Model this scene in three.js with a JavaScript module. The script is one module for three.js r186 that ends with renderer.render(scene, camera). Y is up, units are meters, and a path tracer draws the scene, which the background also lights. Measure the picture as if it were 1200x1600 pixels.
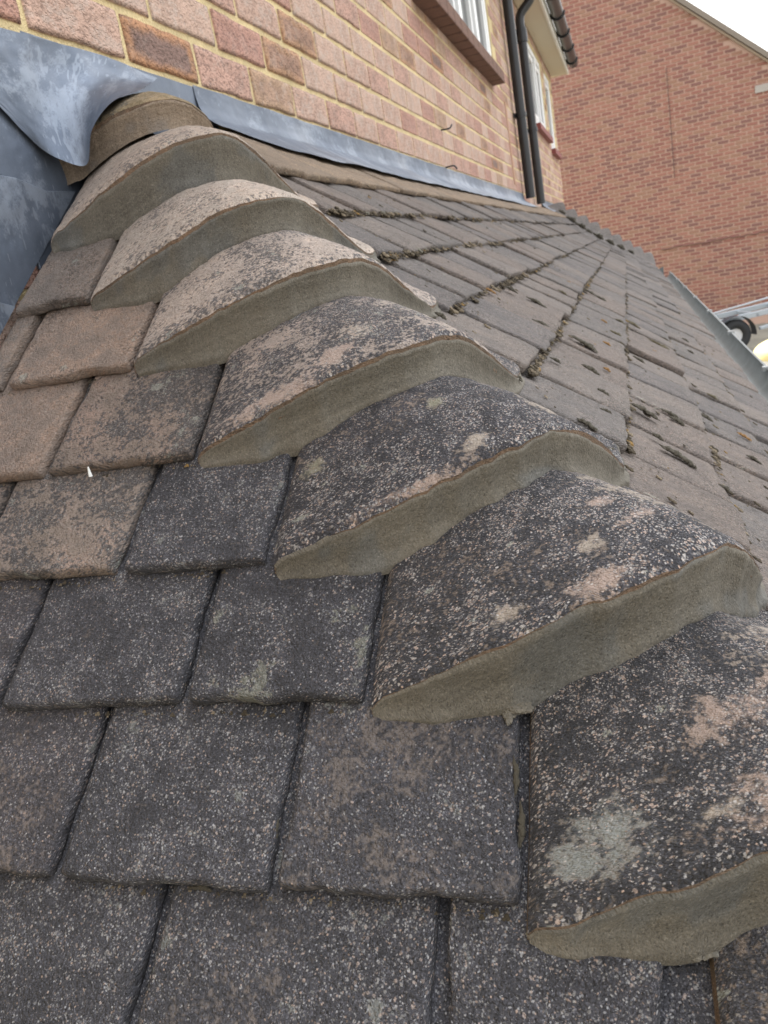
import * as THREE from 'three';
import { mergeGeometries, mergeVertices } from 'three/addons/utils/BufferGeometryUtils.js';
import { RoundedBoxGeometry } from 'three/addons/geometries/RoundedBoxGeometry.js';

// ------------------------------------------------------------------ camera, sky, sun, exposure
const scene = new THREE.Scene();
const F_PX = 1275.885;                                   // focal length in pixels of the 1200 x 1600 photograph
const camera = new THREE.PerspectiveCamera(2 * Math.atan(800 / F_PX) * 180 / Math.PI, 0.75, 0.02, 200);
const CAM = new THREE.Vector3(-0.356584, 0.343638, -0.16589);
const camRight = new THREE.Vector3(0.268572, -0.17542, 0.947152);
const camUp = new THREE.Vector3(0.317276, 0.944519, 0.084967);
const camBack = new THREE.Vector3(-0.909508, 0.277689, 0.309328);
camera.position.copy(CAM);
camera.quaternion.setFromRotationMatrix(new THREE.Matrix4().makeBasis(camRight, camUp, camBack));
camera.focus = 0.56; camera.userData.fStop = 20;
camera.updateMatrixWorld();
scene.add(camera);

const SUN = new THREE.Vector3(0.74, 0.82, -0.35).normalize();
{
  const W = 512, H = 256, d = new Float32Array(W * H * 4);
  for (let j = 0; j < H; j++) for (let i = 0; i < W; i++) {
    const el = ((j + 0.5) / H - 0.5) * Math.PI, az = ((i + 0.5) / W - 0.5) * 2 * Math.PI;
    const v = [Math.cos(el) * Math.cos(az), Math.sin(el), Math.cos(el) * Math.sin(az)];
    const c = Math.max(-1, Math.min(1, v[0] * SUN.x + v[1] * SUN.y + v[2] * SUN.z)), ang = Math.acos(c);
    const h = Math.max(0, Math.sin(el)), lum = 0.60 + 0.80 * h;              // bright haze, brighter overhead
    const glow = 1.0 * Math.exp(-ang * ang / 0.5) + 0.4 * Math.exp(-ang / 0.9);
    const o = (j * W + i) * 4;
    d[o] = lum * (1 - 0.07 * h) + glow; d[o + 1] = lum * (1 - 0.02 * h) + glow * 0.98; d[o + 2] = lum * (1 + 0.06 * h) + glow * 0.93; d[o + 3] = 1;
  }
  const sky = new THREE.DataTexture(d, W, H, THREE.RGBAFormat, THREE.FloatType);
  sky.mapping = THREE.EquirectangularReflectionMapping; sky.magFilter = THREE.LinearFilter; sky.minFilter = THREE.LinearFilter; sky.needsUpdate = true;
  scene.background = sky; scene.environment = sky;
}
const sun = new THREE.DirectionalLight(new THREE.Color(1, 0.95, 0.87), 4);
sun.position.copy(SUN).multiplyScalar(40); sun.castShadow = true; sun.shadow.mapSize.set(4096, 4096);
Object.assign(sun.shadow.camera, { left: -25, right: 25, top: 25, bottom: -25, near: 1, far: 100 });
scene.add(sun, sun.target);
const renderer = new THREE.WebGLRenderer({ antialias: true });
renderer.toneMapping = THREE.LinearToneMapping; renderer.toneMappingExposure = 2.0;
renderer.shadowMap.enabled = true; renderer.setSize(768, 1024);

// ------------------------------------------------------------------ small tools
function rng(seed) { let s = seed >>> 0; return () => { s = (s + 0x6D2B79F5) >>> 0; let t = s; t = Math.imul(t ^ (t >>> 15), t | 1); t ^= t + Math.imul(t ^ (t >>> 7), t | 61); return ((t ^ (t >>> 14)) >>> 0) / 4294967296; }; }
function hash3(x, y, z) { let h = Math.imul(x, 374761393) ^ Math.imul(y, 668265263) ^ Math.imul(z, 2147483647 ^ 0x2c1b3c6d); h = Math.imul(h ^ (h >>> 13), 1274126177); h ^= h >>> 16; return ((h >>> 0) / 4294967296) * 2 - 1; }
function noise3(x, y, z) {
  const xi = Math.floor(x), yi = Math.floor(y), zi = Math.floor(z), f = t => t * t * (3 - 2 * t);
  const u = f(x - xi), v = f(y - yi), w = f(z - zi), L = (a, b, t) => a + (b - a) * t;
  return L(L(L(hash3(xi, yi, zi), hash3(xi + 1, yi, zi), u), L(hash3(xi, yi + 1, zi), hash3(xi + 1, yi + 1, zi), u), v),
    L(L(hash3(xi, yi, zi + 1), hash3(xi + 1, yi, zi + 1), u), L(hash3(xi, yi + 1, zi + 1), hash3(xi + 1, yi + 1, zi + 1), u), v), w);
}
const clamp01 = x => x < 0 ? 0 : x > 1 ? 1 : x;
const sstep = (a, b, x) => { const t = clamp01((x - a) / (b - a)); return t * t * (3 - 2 * t); };
const V = (x, y, z) => new THREE.Vector3(x, y, z);
// tileable value noise on a W x H grid, in -1..1
function lat(W, H, cx, cy, seed) {
  cx = Math.max(1, Math.round(cx)); cy = Math.max(1, Math.round(cy));
  const r = rng(seed), g = new Float32Array(cx * cy); for (let i = 0; i < g.length; i++) g[i] = r() * 2 - 1;
  const out = new Float32Array(W * H), X0 = new Int32Array(W), X1 = new Int32Array(W), FX = new Float32Array(W);
  for (let i = 0; i < W; i++) { const x = i / W * cx, k = Math.floor(x), f = x - k; X0[i] = k % cx; X1[i] = (k + 1) % cx; FX[i] = f * f * (3 - 2 * f); }
  for (let j = 0; j < H; j++) {
    const y = j / H * cy, k = Math.floor(y), f0 = y - k, f = f0 * f0 * (3 - 2 * f0), a = (k % cy) * cx, b = ((k + 1) % cy) * cx, o = j * W;
    for (let i = 0; i < W; i++) { const t = FX[i], p = g[a + X0[i]], q = g[b + X0[i]]; const u = p + (g[a + X1[i]] - p) * t, v = q + (g[b + X1[i]] - q) * t; out[o + i] = u + (v - u) * f; }
  }
  return out;
}
function fbm(W, H, cx, cy, oct, seed, gain = 0.55) {
  const out = new Float32Array(W * H); let a = 1, s = 0;
  for (let k = 0; k < oct; k++) { const n = lat(W, H, cx << k, cy << k, seed + 17 * k); for (let i = 0; i < n.length; i++) out[i] += a * n[i]; s += a * a * 0.22; a *= gain; }
  const m = 1 / Math.sqrt(s) * 0.45; for (let i = 0; i < out.length; i++) out[i] *= m; return out;
}
const toS = x => { x = clamp01(x); return Math.round(255 * (x <= 0.0031308 ? x * 12.92 : 1.055 * Math.pow(x, 1 / 2.4) - 0.055)); };
const S_LUT = new Uint8Array(4097); for (let i = 0; i <= 4096; i++) S_LUT[i] = toS(i / 4096);
const q8 = x => S_LUT[x <= 0 ? 0 : x >= 1 ? 4096 : (x * 4096) | 0];
function colourTex(W, H, fn, wrap = true) {
  const d = new Uint8Array(W * H * 4), c = [0, 0, 0];
  for (let j = 0, i = 0; j < H; j++) for (let k = 0; k < W; k++, i++) { fn(i, k, j, c); d[i * 4] = q8(c[0]); d[i * 4 + 1] = q8(c[1]); d[i * 4 + 2] = q8(c[2]); d[i * 4 + 3] = 255; }
  return finish(new THREE.DataTexture(d, W, H), true, wrap);
}
function greyTex(W, H, fn, wrap = true) {
  const d = new Uint8Array(W * H * 4);
  for (let i = 0; i < W * H; i++) { const v = Math.round(255 * clamp01(fn(i))); d[i * 4] = d[i * 4 + 1] = d[i * 4 + 2] = v; d[i * 4 + 3] = 255; }
  return finish(new THREE.DataTexture(d, W, H), false, wrap);
}
function finish(t, srgb, wrap) { t.wrapS = t.wrapT = wrap ? THREE.RepeatWrapping : THREE.ClampToEdgeWrapping; t.magFilter = THREE.LinearFilter; t.minFilter = THREE.LinearMipmapLinearFilter; t.generateMipmaps = true; if (srgb) t.colorSpace = THREE.SRGBColorSpace; t.needsUpdate = true; return t; }

const used = new Map();
function numbered(n) { const k = used.get(n) || 0; used.set(n, k + 1); return k ? `${n}_${String(k).padStart(3, '0')}` : n; }
function mesh(name, geo, mat, parent) { const m = new THREE.Mesh(geo, mat); m.name = name; m.castShadow = m.receiveShadow = true; if (parent) parent.add(m); return m; }
function thing(name, label, category, group) { const g = new THREE.Group(); g.name = numbered(name); g.userData = { label, category }; if (group) g.userData.group = group; scene.add(g); return g; }
function top(m, label, category, group) { m.name = numbered(m.name); m.userData.label = label; m.userData.category = category; if (group) m.userData.group = group; scene.add(m); return m; }
function box(x0, x1, y0, y1, z0, z1) { const g = new THREE.BoxGeometry(x1 - x0, y1 - y0, z1 - z0); g.translate((x0 + x1) / 2, (y0 + y1) / 2, (z0 + z1) / 2); return g; }
const plain = g => { const h = g.index ? g.toNonIndexed() : g; for (const k of Object.keys(h.attributes)) if (!['position', 'normal', 'uv'].includes(k)) h.deleteAttribute(k); return h; };
const merge = list => mergeGeometries(list.map(plain));
// grid surface from a function (s, t) -> Vector3 ; uv from the second function
function gridGeo(nu, nv, P, UV) {
  const pos = [], uv = [], idx = [];
  for (let j = 0; j <= nv; j++) for (let i = 0; i <= nu; i++) { const p = P(i / nu, j / nv, i, j); pos.push(p.x, p.y, p.z); const w = UV(i / nu, j / nv, p); uv.push(w[0], w[1]); }
  for (let j = 0; j < nv; j++) for (let i = 0; i < nu; i++) { const a = j * (nu + 1) + i, b = a + 1, c = a + nu + 1, d = c + 1; idx.push(a, b, d, a, d, c); }
  const g = new THREE.BufferGeometry(); g.setAttribute('position', new THREE.Float32BufferAttribute(pos, 3)); g.setAttribute('uv', new THREE.Float32BufferAttribute(uv, 2)); g.setIndex(idx); g.computeVertexNormals(); return g;
}
function lump(seed, sx, sy, sz, det = 3) {
  const g = mergeVertices((() => { const q = new THREE.IcosahedronGeometry(1, det * 3); q.deleteAttribute('uv'); q.deleteAttribute('normal'); return q; })(), 1e-5), p = g.attributes.position;
  for (let i = 0; i < p.count; i++) { const P = V().fromBufferAttribute(p, i), k = 1 + 0.35 * noise3(P.x * 1.6 + seed, P.y * 1.6, P.z * 1.6) + 0.22 * noise3(P.x * 4.5, P.y * 4.5 + seed, P.z * 4.5) + 0.12 * noise3(P.x * 11, P.y * 11 + seed, P.z * 11); P.multiplyScalar(k); p.setXYZ(i, P.x * sx, Math.max(-0.35, P.y) * sy, P.z * sz); }
  g.computeVertexNormals(); return g;
}
// a direction from a pixel of the photograph, met with a plane
function ray(u, v) { return V(0, 0, 0).addScaledVector(camRight, (u - 600) / F_PX).addScaledVector(camUp, -(v - 800) / F_PX).addScaledVector(camBack, -1).normalize(); }
function onPlane(u, v, n, d = 0) { const r = ray(u, v); return CAM.clone().addScaledVector(r, (d - CAM.dot(n)) / r.dot(n)); }

// ------------------------------------------------------------------ the roof's measures
const A = 0.086997, B = 0.074927, C = 0.093564, ZW = -0.8378;   // one course up the hip moves (A, B, -C); wall plane z = ZW
const STEP = V(A, B, -C), gL = Math.hypot(A, B), gM = Math.hypot(B, C);
const nL = V(-B, A, 0).normalize(), nM = V(0, C, B).normalize();
const TH = 0.0124, GROUND = -2.15, WALL_END = 10.4, EAVES_Y = 2.15;

// ------------------------------------------------------------------ materials
// stone: weathered concrete tile; lichen = black growth cover, speck = pale grains
// single grains of aggregate, stamped as small irregular discs; 0 where there is none
function grains(W, H, count, r0, r1, pw, seed, dens) {
  const out = new Float32Array(W * H), r = rng(seed);
  for (let n = 0; n < count; n++) {
    const x = r() * W, y = r() * H, ra = r0 + (r1 - r0) * Math.pow(r(), pw), v = 0.08 + 0.92 * r(), e = 0.7 + 0.6 * r(), th = r() * 3.14, ct = Math.cos(th), st = Math.sin(th), t = r();
    if (dens && t > dens[(y | 0) * W + (x | 0)]) continue;
    const R = Math.ceil(ra * 1.3);
    for (let b = -R; b <= R; b++) for (let a = -R; a <= R; a++) { const p = (a * ct + b * st) * e, q = (b * ct - a * st) / e; if (p * p + q * q <= ra * ra) out[(((y | 0) + b + H) % H) * W + (((x | 0) + a + W) % W)] = v; }
  }
  return out;
}
function stone(o) {
  const { W = 1024, H = 1024, seed, cell = 4 } = o, ar = H / W, ch = c => Math.max(1, Math.round(c * ar)), N = W * H;
  const n = fbm(W, H, cell, ch(cell), 5, seed, 0.62), n2 = fbm(W, H, cell * 4, ch(cell * 4), 5, seed + 101, 0.7);
  const gB = lat(W, H, W / 3.6, H / 3.6, seed + 8), gC = lat(W, H, W / 7, H / 7, seed + 9);
  const fineG = grains(W, H, N / 5, 0.5, 1.7, 2, seed + 3, null);
  const dens = new Float32Array(N); for (let i = 0; i < N; i++) dens[i] = clamp01(o.speck + 0.55 * n2[i] + 0.35 * n[i]);
  const pale1 = grains(W, H, N / 15, 0.5, 1.9, 2.4, seed + 4, dens);
  const dens2 = new Float32Array(N); for (let i = 0; i < N; i++) dens2[i] = clamp01((o.coarse || 0.25) * (0.5 + 1.4 * n2[i] + 0.9 * n[i]));
  const pale2 = grains(W, H, N / 34, 0.8, 3.0, 2.0, seed + 6, dens2);
  const r = rng(seed + 55), patches = o.patches || [];
  return colourTex(W, H, (i, x, y, c) => {
    const g = fineG[i] > 0 ? (fineG[i] - 0.5) * 1.5 : 0.1 * gB[i], fine = r() * 2 - 1;
    const k = 1 + 0.42 * g + 0.12 * fine + 0.2 * n2[i], warm = sstep(-0.5, 0.7, n2[i] + 0.5 * gC[i]);
    for (let q = 0; q < 3; q++) c[q] = (o.base[q] + (o.base2[q] - o.base[q]) * warm) * k;
    let pc = null, amt = 0;
    for (const p of patches) {
      const dx = (x / W - p[0]) / p[2], dy = (y / H - p[1]) / p[3]; if (dx * dx + dy * dy > 9) continue;
      const d = Math.sqrt(dx * dx + dy * dy) + 0.8 * n2[i] + 0.55 * g + 0.4 * gC[i];
      const m = sstep(1.45, 0.05, d); if (m > amt) { amt = m; pc = p[4]; }
    }
    // black growth, broken up grain by grain
    const L = sstep(-0.28, 0.28, o.lichen + (o.cloud ?? 0.75) * n[i] + 0.4 * n2[i] + o.rough * (0.45 * gB[i] + 0.6 * gC[i] + 0.5 * g) - amt * 1.1);
    for (let q = 0; q < 3; q++) c[q] += (o.dark[q] * Math.exp(1.35 * g + 0.2 * fine + 0.3 * n2[i]) - c[q]) * L * 0.97;
    if (amt > 0) for (let q = 0; q < 3; q++) c[q] += (pc[q] * (1 + 0.32 * g + 0.14 * fine) - c[q]) * amt * 0.75;
    // pale grains, single and in clumps; their tone runs from dull to bright, some pinkish or ochre
    let v = pale1[i]; if (v > 0) { const tn = 0.35 + 0.75 * v, h = (v * 37) % 1; for (let q = 0; q < 3; q++) c[q] += (o.pale[q] * tn * (h < 0.25 ? [1.1, 0.86, 0.72][q] : h < 0.5 ? [0.94, 0.98, 1.04][q] : 1) - c[q]) * o.speckAmt; }
    v = pale2[i]; if (v > 0) { const tn = 0.28 + 0.78 * v, h = (v * 53) % 1; for (let q = 0; q < 3; q++) c[q] += (o.pale[q] * tn * (h < 0.45 ? [1.1, 0.92, 0.83][q] : 1) * (1 + 0.3 * fine) - c[q]) * o.speckAmt * 0.9; }
    const li = sstep(o.spot, o.spot + 0.3, n2[i] + 0.3 * n[i] + 0.35 * g);
    if (li > 0) for (let q = 0; q < 3; q++) c[q] += (o.spotCol[q] * (1 + 0.4 * g) - c[q]) * li * 0.6;
  }, !o.clamp);
}
const grainBump = (() => { const N = 1024, a = grains(N, N, N * N / 9, 0.8, 3.2, 1.8, 5, null), c = lat(N, N, N / 12, N / 12, 7), e = fbm(N, N, 8, 8, 4, 9), b = lat(N, N, N / 3, N / 3, 6); return greyTex(N, N, i => 0.3 + 0.45 * a[i] + 0.1 * b[i] + 0.1 * c[i] + 0.15 * e[i]); })();
const PINK = [0.36, 0.275, 0.235], CREAM = [0.36, 0.315, 0.265], GREYBLUE = [0.23, 0.255, 0.25], GREENISH = [0.22, 0.22, 0.16];
const stoneDefaults = { base: [0.23, 0.185, 0.155], base2: [0.28, 0.205, 0.165], dark: [0.040, 0.041, 0.048], pale: [0.36, 0.33, 0.30], lichen: 0, rough: 0.35, speck: 0.2, speckAmt: 0.7, spot: 0.95, spotCol: [0.28, 0.29, 0.25] };
const T_M = 0.4;                                         // metres one tile texture covers
const darkA = { ...stoneDefaults, lichen: 0.72, cloud: 0.35, speck: 0.56, coarse: 0.26, speckAmt: 0.85, rough: 0.5, dark: [0.042, 0.0415, 0.048], pale: [0.33, 0.318, 0.312], base: [0.15, 0.128, 0.118], base2: [0.175, 0.138, 0.12], spot: 0.85, spotCol: [0.17, 0.175, 0.16] };
const texDark = [stone({ ...darkA, seed: 11 }), stone({ ...darkA, seed: 23, speck: 0.46, lichen: 0.5, cloud: 0.5 }), stone({ ...darkA, seed: 37, speck: 0.5, spot: 0.45, spotCol: [0.165, 0.165, 0.13] })];
const texMixed = stone({ ...stoneDefaults, seed: 31, lichen: 0.02, speck: 0.2, speckAmt: 0.55, rough: 0.6, cloud: 0.6, dark: [0.06, 0.056, 0.056] });
const texWarm = stone({ ...stoneDefaults, seed: 43, base: [0.20, 0.165, 0.14], base2: [0.235, 0.175, 0.135], cloud: 0.4, lichen: -0.24, speck: 0.3, speckAmt: 0.5, rough: 0.5, dark: [0.085, 0.07, 0.06] });
const texMain = stone({ ...stoneDefaults, seed: 57, base: [0.148, 0.133, 0.126], base2: [0.168, 0.143, 0.127], cloud: 0.4, lichen: -0.08, speck: 0.3, speckAmt: 0.6, rough: 0.6, dark: [0.075, 0.067, 0.064] });
const std = (map, o = {}) => new THREE.MeshStandardMaterial({ map, roughness: 0.95, metalness: 0, ...o });
const tb = { bumpMap: grainBump, bumpScale: 0.0026 };
const tint = (m, r, g, b) => { const n = m.clone(); n.color.setRGB(r, g, b); return n; };
const matDark = [std(texDark[0], tb), std(texDark[1], tb), std(texDark[2], tb), tint(std(texDark[1], tb), 1.12, 1.08, 1.06)];
const matMixed = [std(texMixed, tb), tint(std(texMixed, tb), 0.88, 0.86, 0.85)];
const matWarm = [std(texWarm, tb), tint(std(texWarm, tb), 1.15, 1.08, 1.05), tint(std(texWarm, tb), 0.9, 0.9, 0.92)];
const tb3 = { bumpMap: grainBump, bumpScale: 0.0034 };
const matMain = [std(texMain, tb3), tint(std(texMain, tb), 1.1, 1.06, 1.02), tint(std(texMain, tb), 0.88, 0.88, 0.9), tint(std(texMain, tb), 1.05, 0.98, 0.93)];
const matMainTan = [tint(std(texMain, tb), 1.75, 1.48, 1.14), tint(std(texMain, tb), 1.58, 1.35, 1.06)];
const matDeck = new THREE.MeshStandardMaterial({ color: new THREE.Color().setRGB(0.12, 0.105, 0.09), roughness: 1 });
// bedding mortar, brushed along its length
const texMortar = (() => {
  const W = 1024, H = 512, a = fbm(W, H, 1, 46, 2, 201, 0.8), b = lat(W, H, W / 3, H / 3, 202), c = lat(W, H, W / 7, H / 7, 203), n = fbm(W, H, 5, 3, 4, 204), r = rng(205), wet = fbm(W, H, 7, 4, 4, 206), sand = grains(W, H, W * H / 6, 0.6, 1.6, 2, 208, null);
  const col = colourTex(W, H, (i, x, y, o) => { const sd = sand[i] > 0 ? (sand[i] - 0.5) * 0.95 : 0, k = 1 + 0.10 * a[i] + 0.1 * b[i] + 0.06 * c[i] + sd + 0.3 * (r() - 0.5) + 0.17 * n[i]; const w = sstep(0.35, 0.8, wet[i]); o[0] = 0.136 * k * (1 - 0.10 * w); o[1] = 0.122 * k * (1 - 0.04 * w); o[2] = 0.099 * k * (1 + 0.06 * w); });
  const bump = greyTex(W, H, (() => { const gr = grains(W, H, W * H / 6, 0.6, 1.8, 2, 209, null); return i => 0.35 + 0.11 * a[i] + 0.34 * gr[i] + 0.08 * b[i]; })());
  return { col, bump };
})();
const matMortar = std(texMortar.col, { bumpMap: texMortar.bump, bumpScale: 0.0011, roughness: 0.97 });
const matOldMortar = tint(std(texMortar.col, { bumpMap: texMortar.bump, bumpScale: 0.002 }), 1.6, 1.38, 1.25);
// lead
const texLead = (() => {
  const W = 1024, H = 1024, n = fbm(W, H, 3, 3, 5, 301), s = fbm(W, H, 10, 10, 5, 302, 0.75), st = fbm(W, H, 24, 5, 4, 303), g = lat(W, H, W / 3, H / 3, 304), pk = fbm(W, H, 120, 40, 2, 305);
  const col = colourTex(W, H, (i, x, y, o) => {
    const w = sstep(0.2, 1.2, s[i] + 0.5 * n[i] + 0.35 * st[i] + 0.25 * g[i]), k = 1 + 0.10 * n[i] + 0.05 * g[i] + 0.08 * st[i], p = sstep(0.5, 0.75, pk[i] * 0.7 + 0.45 * n[i] + 0.25 * s[i]);
    const e = Math.max(w * 0.26, p * 0.24);
    o[0] = 0.12 * k + (0.46 - 0.12) * e; o[1] = 0.145 * k + (0.51 - 0.145) * e; o[2] = 0.19 * k + (0.58 - 0.19) * e;
  });
  const rough = greyTex(512, 512, (() => { const m = fbm(512, 512, 6, 6, 4, 306); return i => 0.55 + 0.15 * m[i]; })());
  const dn = fbm(512, 512, 14, 14, 3, 307), ln = fbm(512, 512, 30, 4, 2, 308), dents = greyTex(512, 512, i => 0.5 + 0.3 * dn[i] + 0.14 * ln[i]);
  return { col, rough, dents };
})();
const matLead = std(texLead.col, { roughnessMap: texLead.rough, roughness: 0.95, metalness: 0.55, bumpMap: texLead.dents, bumpScale: 0.0030, side: THREE.DoubleSide });

// bricks of the near wall: one print per kind, fitted to the brick's face
function brickTex(seed, base, mid, midAmt, creases, pale) {
  const W = 512, H = 192, n = fbm(W, H, 5, 2, 4, seed), g = lat(W, H, W / 4, H / 4, seed + 1), c = fbm(W, H, 40, 22, 3, seed + 2), w = fbm(W, H, 9, 4, 4, seed + 3), r = rng(seed);
  return colourTex(W, H, (i, x, y, o) => {
    const ex = Math.min(x, W - x) / W * 2.6, ey = Math.min(y, H - y) / H, ed = Math.min(ex, ey) + 0.10 * n[i];
    const m = midAmt * sstep(0.10, 0.34, ed), k = 1 + 0.18 * n[i] + 0.12 * g[i] + 0.1 * (r() - 0.5);
    const cr = creases * sstep(0.12, 0.42, c[i]), ef = pale * sstep(0.15, 0.75, w[i] + 0.4 * g[i]);
    for (let q = 0; q < 3; q++) { let v = (base[q] + (mid[q] - base[q]) * m) * k; v *= 1 - 0.62 * cr; v += ([0.50, 0.42, 0.37][q] - v) * ef; o[q] = v; }
  }, false);
}
const brickBump = (() => { const W = 512, H = 192, c = fbm(W, H, 40, 22, 3, 402), g = lat(W, H, W / 4, H / 4, 403); return greyTex(W, H, i => 0.6 - 0.4 * sstep(0.1, 0.45, c[i]) + 0.15 * g[i], false); })();
const bk = { bumpMap: brickBump, bumpScale: 0.003, roughness: 0.95 };
const matBrick = [
  std(brickTex(411, [0.47, 0.295, 0.235], [0.44, 0.27, 0.215], 0.5, 0.7, 0.25), bk), std(brickTex(421, [0.50, 0.335, 0.265], [0.47, 0.315, 0.25], 0.5, 0.5, 0.4), bk),
  std(brickTex(431, [0.44, 0.25, 0.195], [0.38, 0.215, 0.175], 0.6, 0.6, 0.15), bk), std(brickTex(441, [0.44, 0.29, 0.195], [0.36, 0.235, 0.175], 0.7, 0.45, 0.3), bk),
  std(brickTex(451, [0.42, 0.22, 0.12], [0.19, 0.13, 0.12], 0.85, 0.6, 0.12), bk), std(brickTex(461, [0.52, 0.365, 0.29], [0.48, 0.33, 0.265], 0.5, 0.35, 0.55), bk),
  std(brickTex(471, [0.43, 0.25, 0.15], [0.30, 0.185, 0.14], 0.8, 0.65, 0.2), bk)];
const texJoint = (() => { const N = 512, a = lat(N, N, N / 3, N / 3, 471), n = fbm(N, N, 6, 6, 5, 472), r = rng(473); return colourTex(N, N, (i, x, y, o) => { const k = 1 + 0.14 * a[i] + 0.16 * n[i] + 0.12 * (r() - 0.5); o[0] = 0.59 * k; o[1] = 0.475 * k; o[2] = 0.265 * k; }); })();
const matJoint = std(texJoint, { bumpMap: grainBump, bumpScale: 0.002 });
const flat = (r, g, b, o = {}) => new THREE.MeshStandardMaterial({ color: new THREE.Color().setRGB(r, g, b), roughness: 0.6, ...o });
const matWhite = flat(0.78, 0.79, 0.80, { roughness: 0.35 }), matGlass = new THREE.MeshStandardMaterial({ color: new THREE.Color().setRGB(0.05, 0.055, 0.06), roughness: 0.04, metalness: 0 });
const matPipe = flat(0.018, 0.019, 0.022, { roughness: 0.32 }), matSoffit = flat(0.52, 0.46, 0.34, { roughness: 0.5 }), matFascia = flat(0.66, 0.63, 0.56, { roughness: 0.5 });
const matSill = std(texWarm, { roughness: 0.9 }); matSill.color.setRGB(0.75, 0.5, 0.44);
const matRedSill = flat(0.20, 0.05, 0.045, { roughness: 0.6 });

// ------------------------------------------------------------------ ground
{
  const n = fbm(512, 512, 8, 8, 6, 601), g = lat(512, 512, 256, 256, 602);
  const t = colourTex(512, 512, (i, x, y, o) => { const k = 1 + 0.2 * n[i] + 0.2 * g[i]; o[0] = 0.19 * k; o[1] = 0.175 * k; o[2] = 0.14 * k; });
  const geo = gridGeo(1, 1, (s, q) => V(-60 + 120 * s, GROUND, 60 - 120 * q), (s, q) => [s * 40, q * 40]);
  const m = mesh('ground', geo, std(t)); m.userData.kind = 'structure'; m.userData.label = 'grey brown drive beyond the gutter'; scene.add(m);
}

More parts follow.
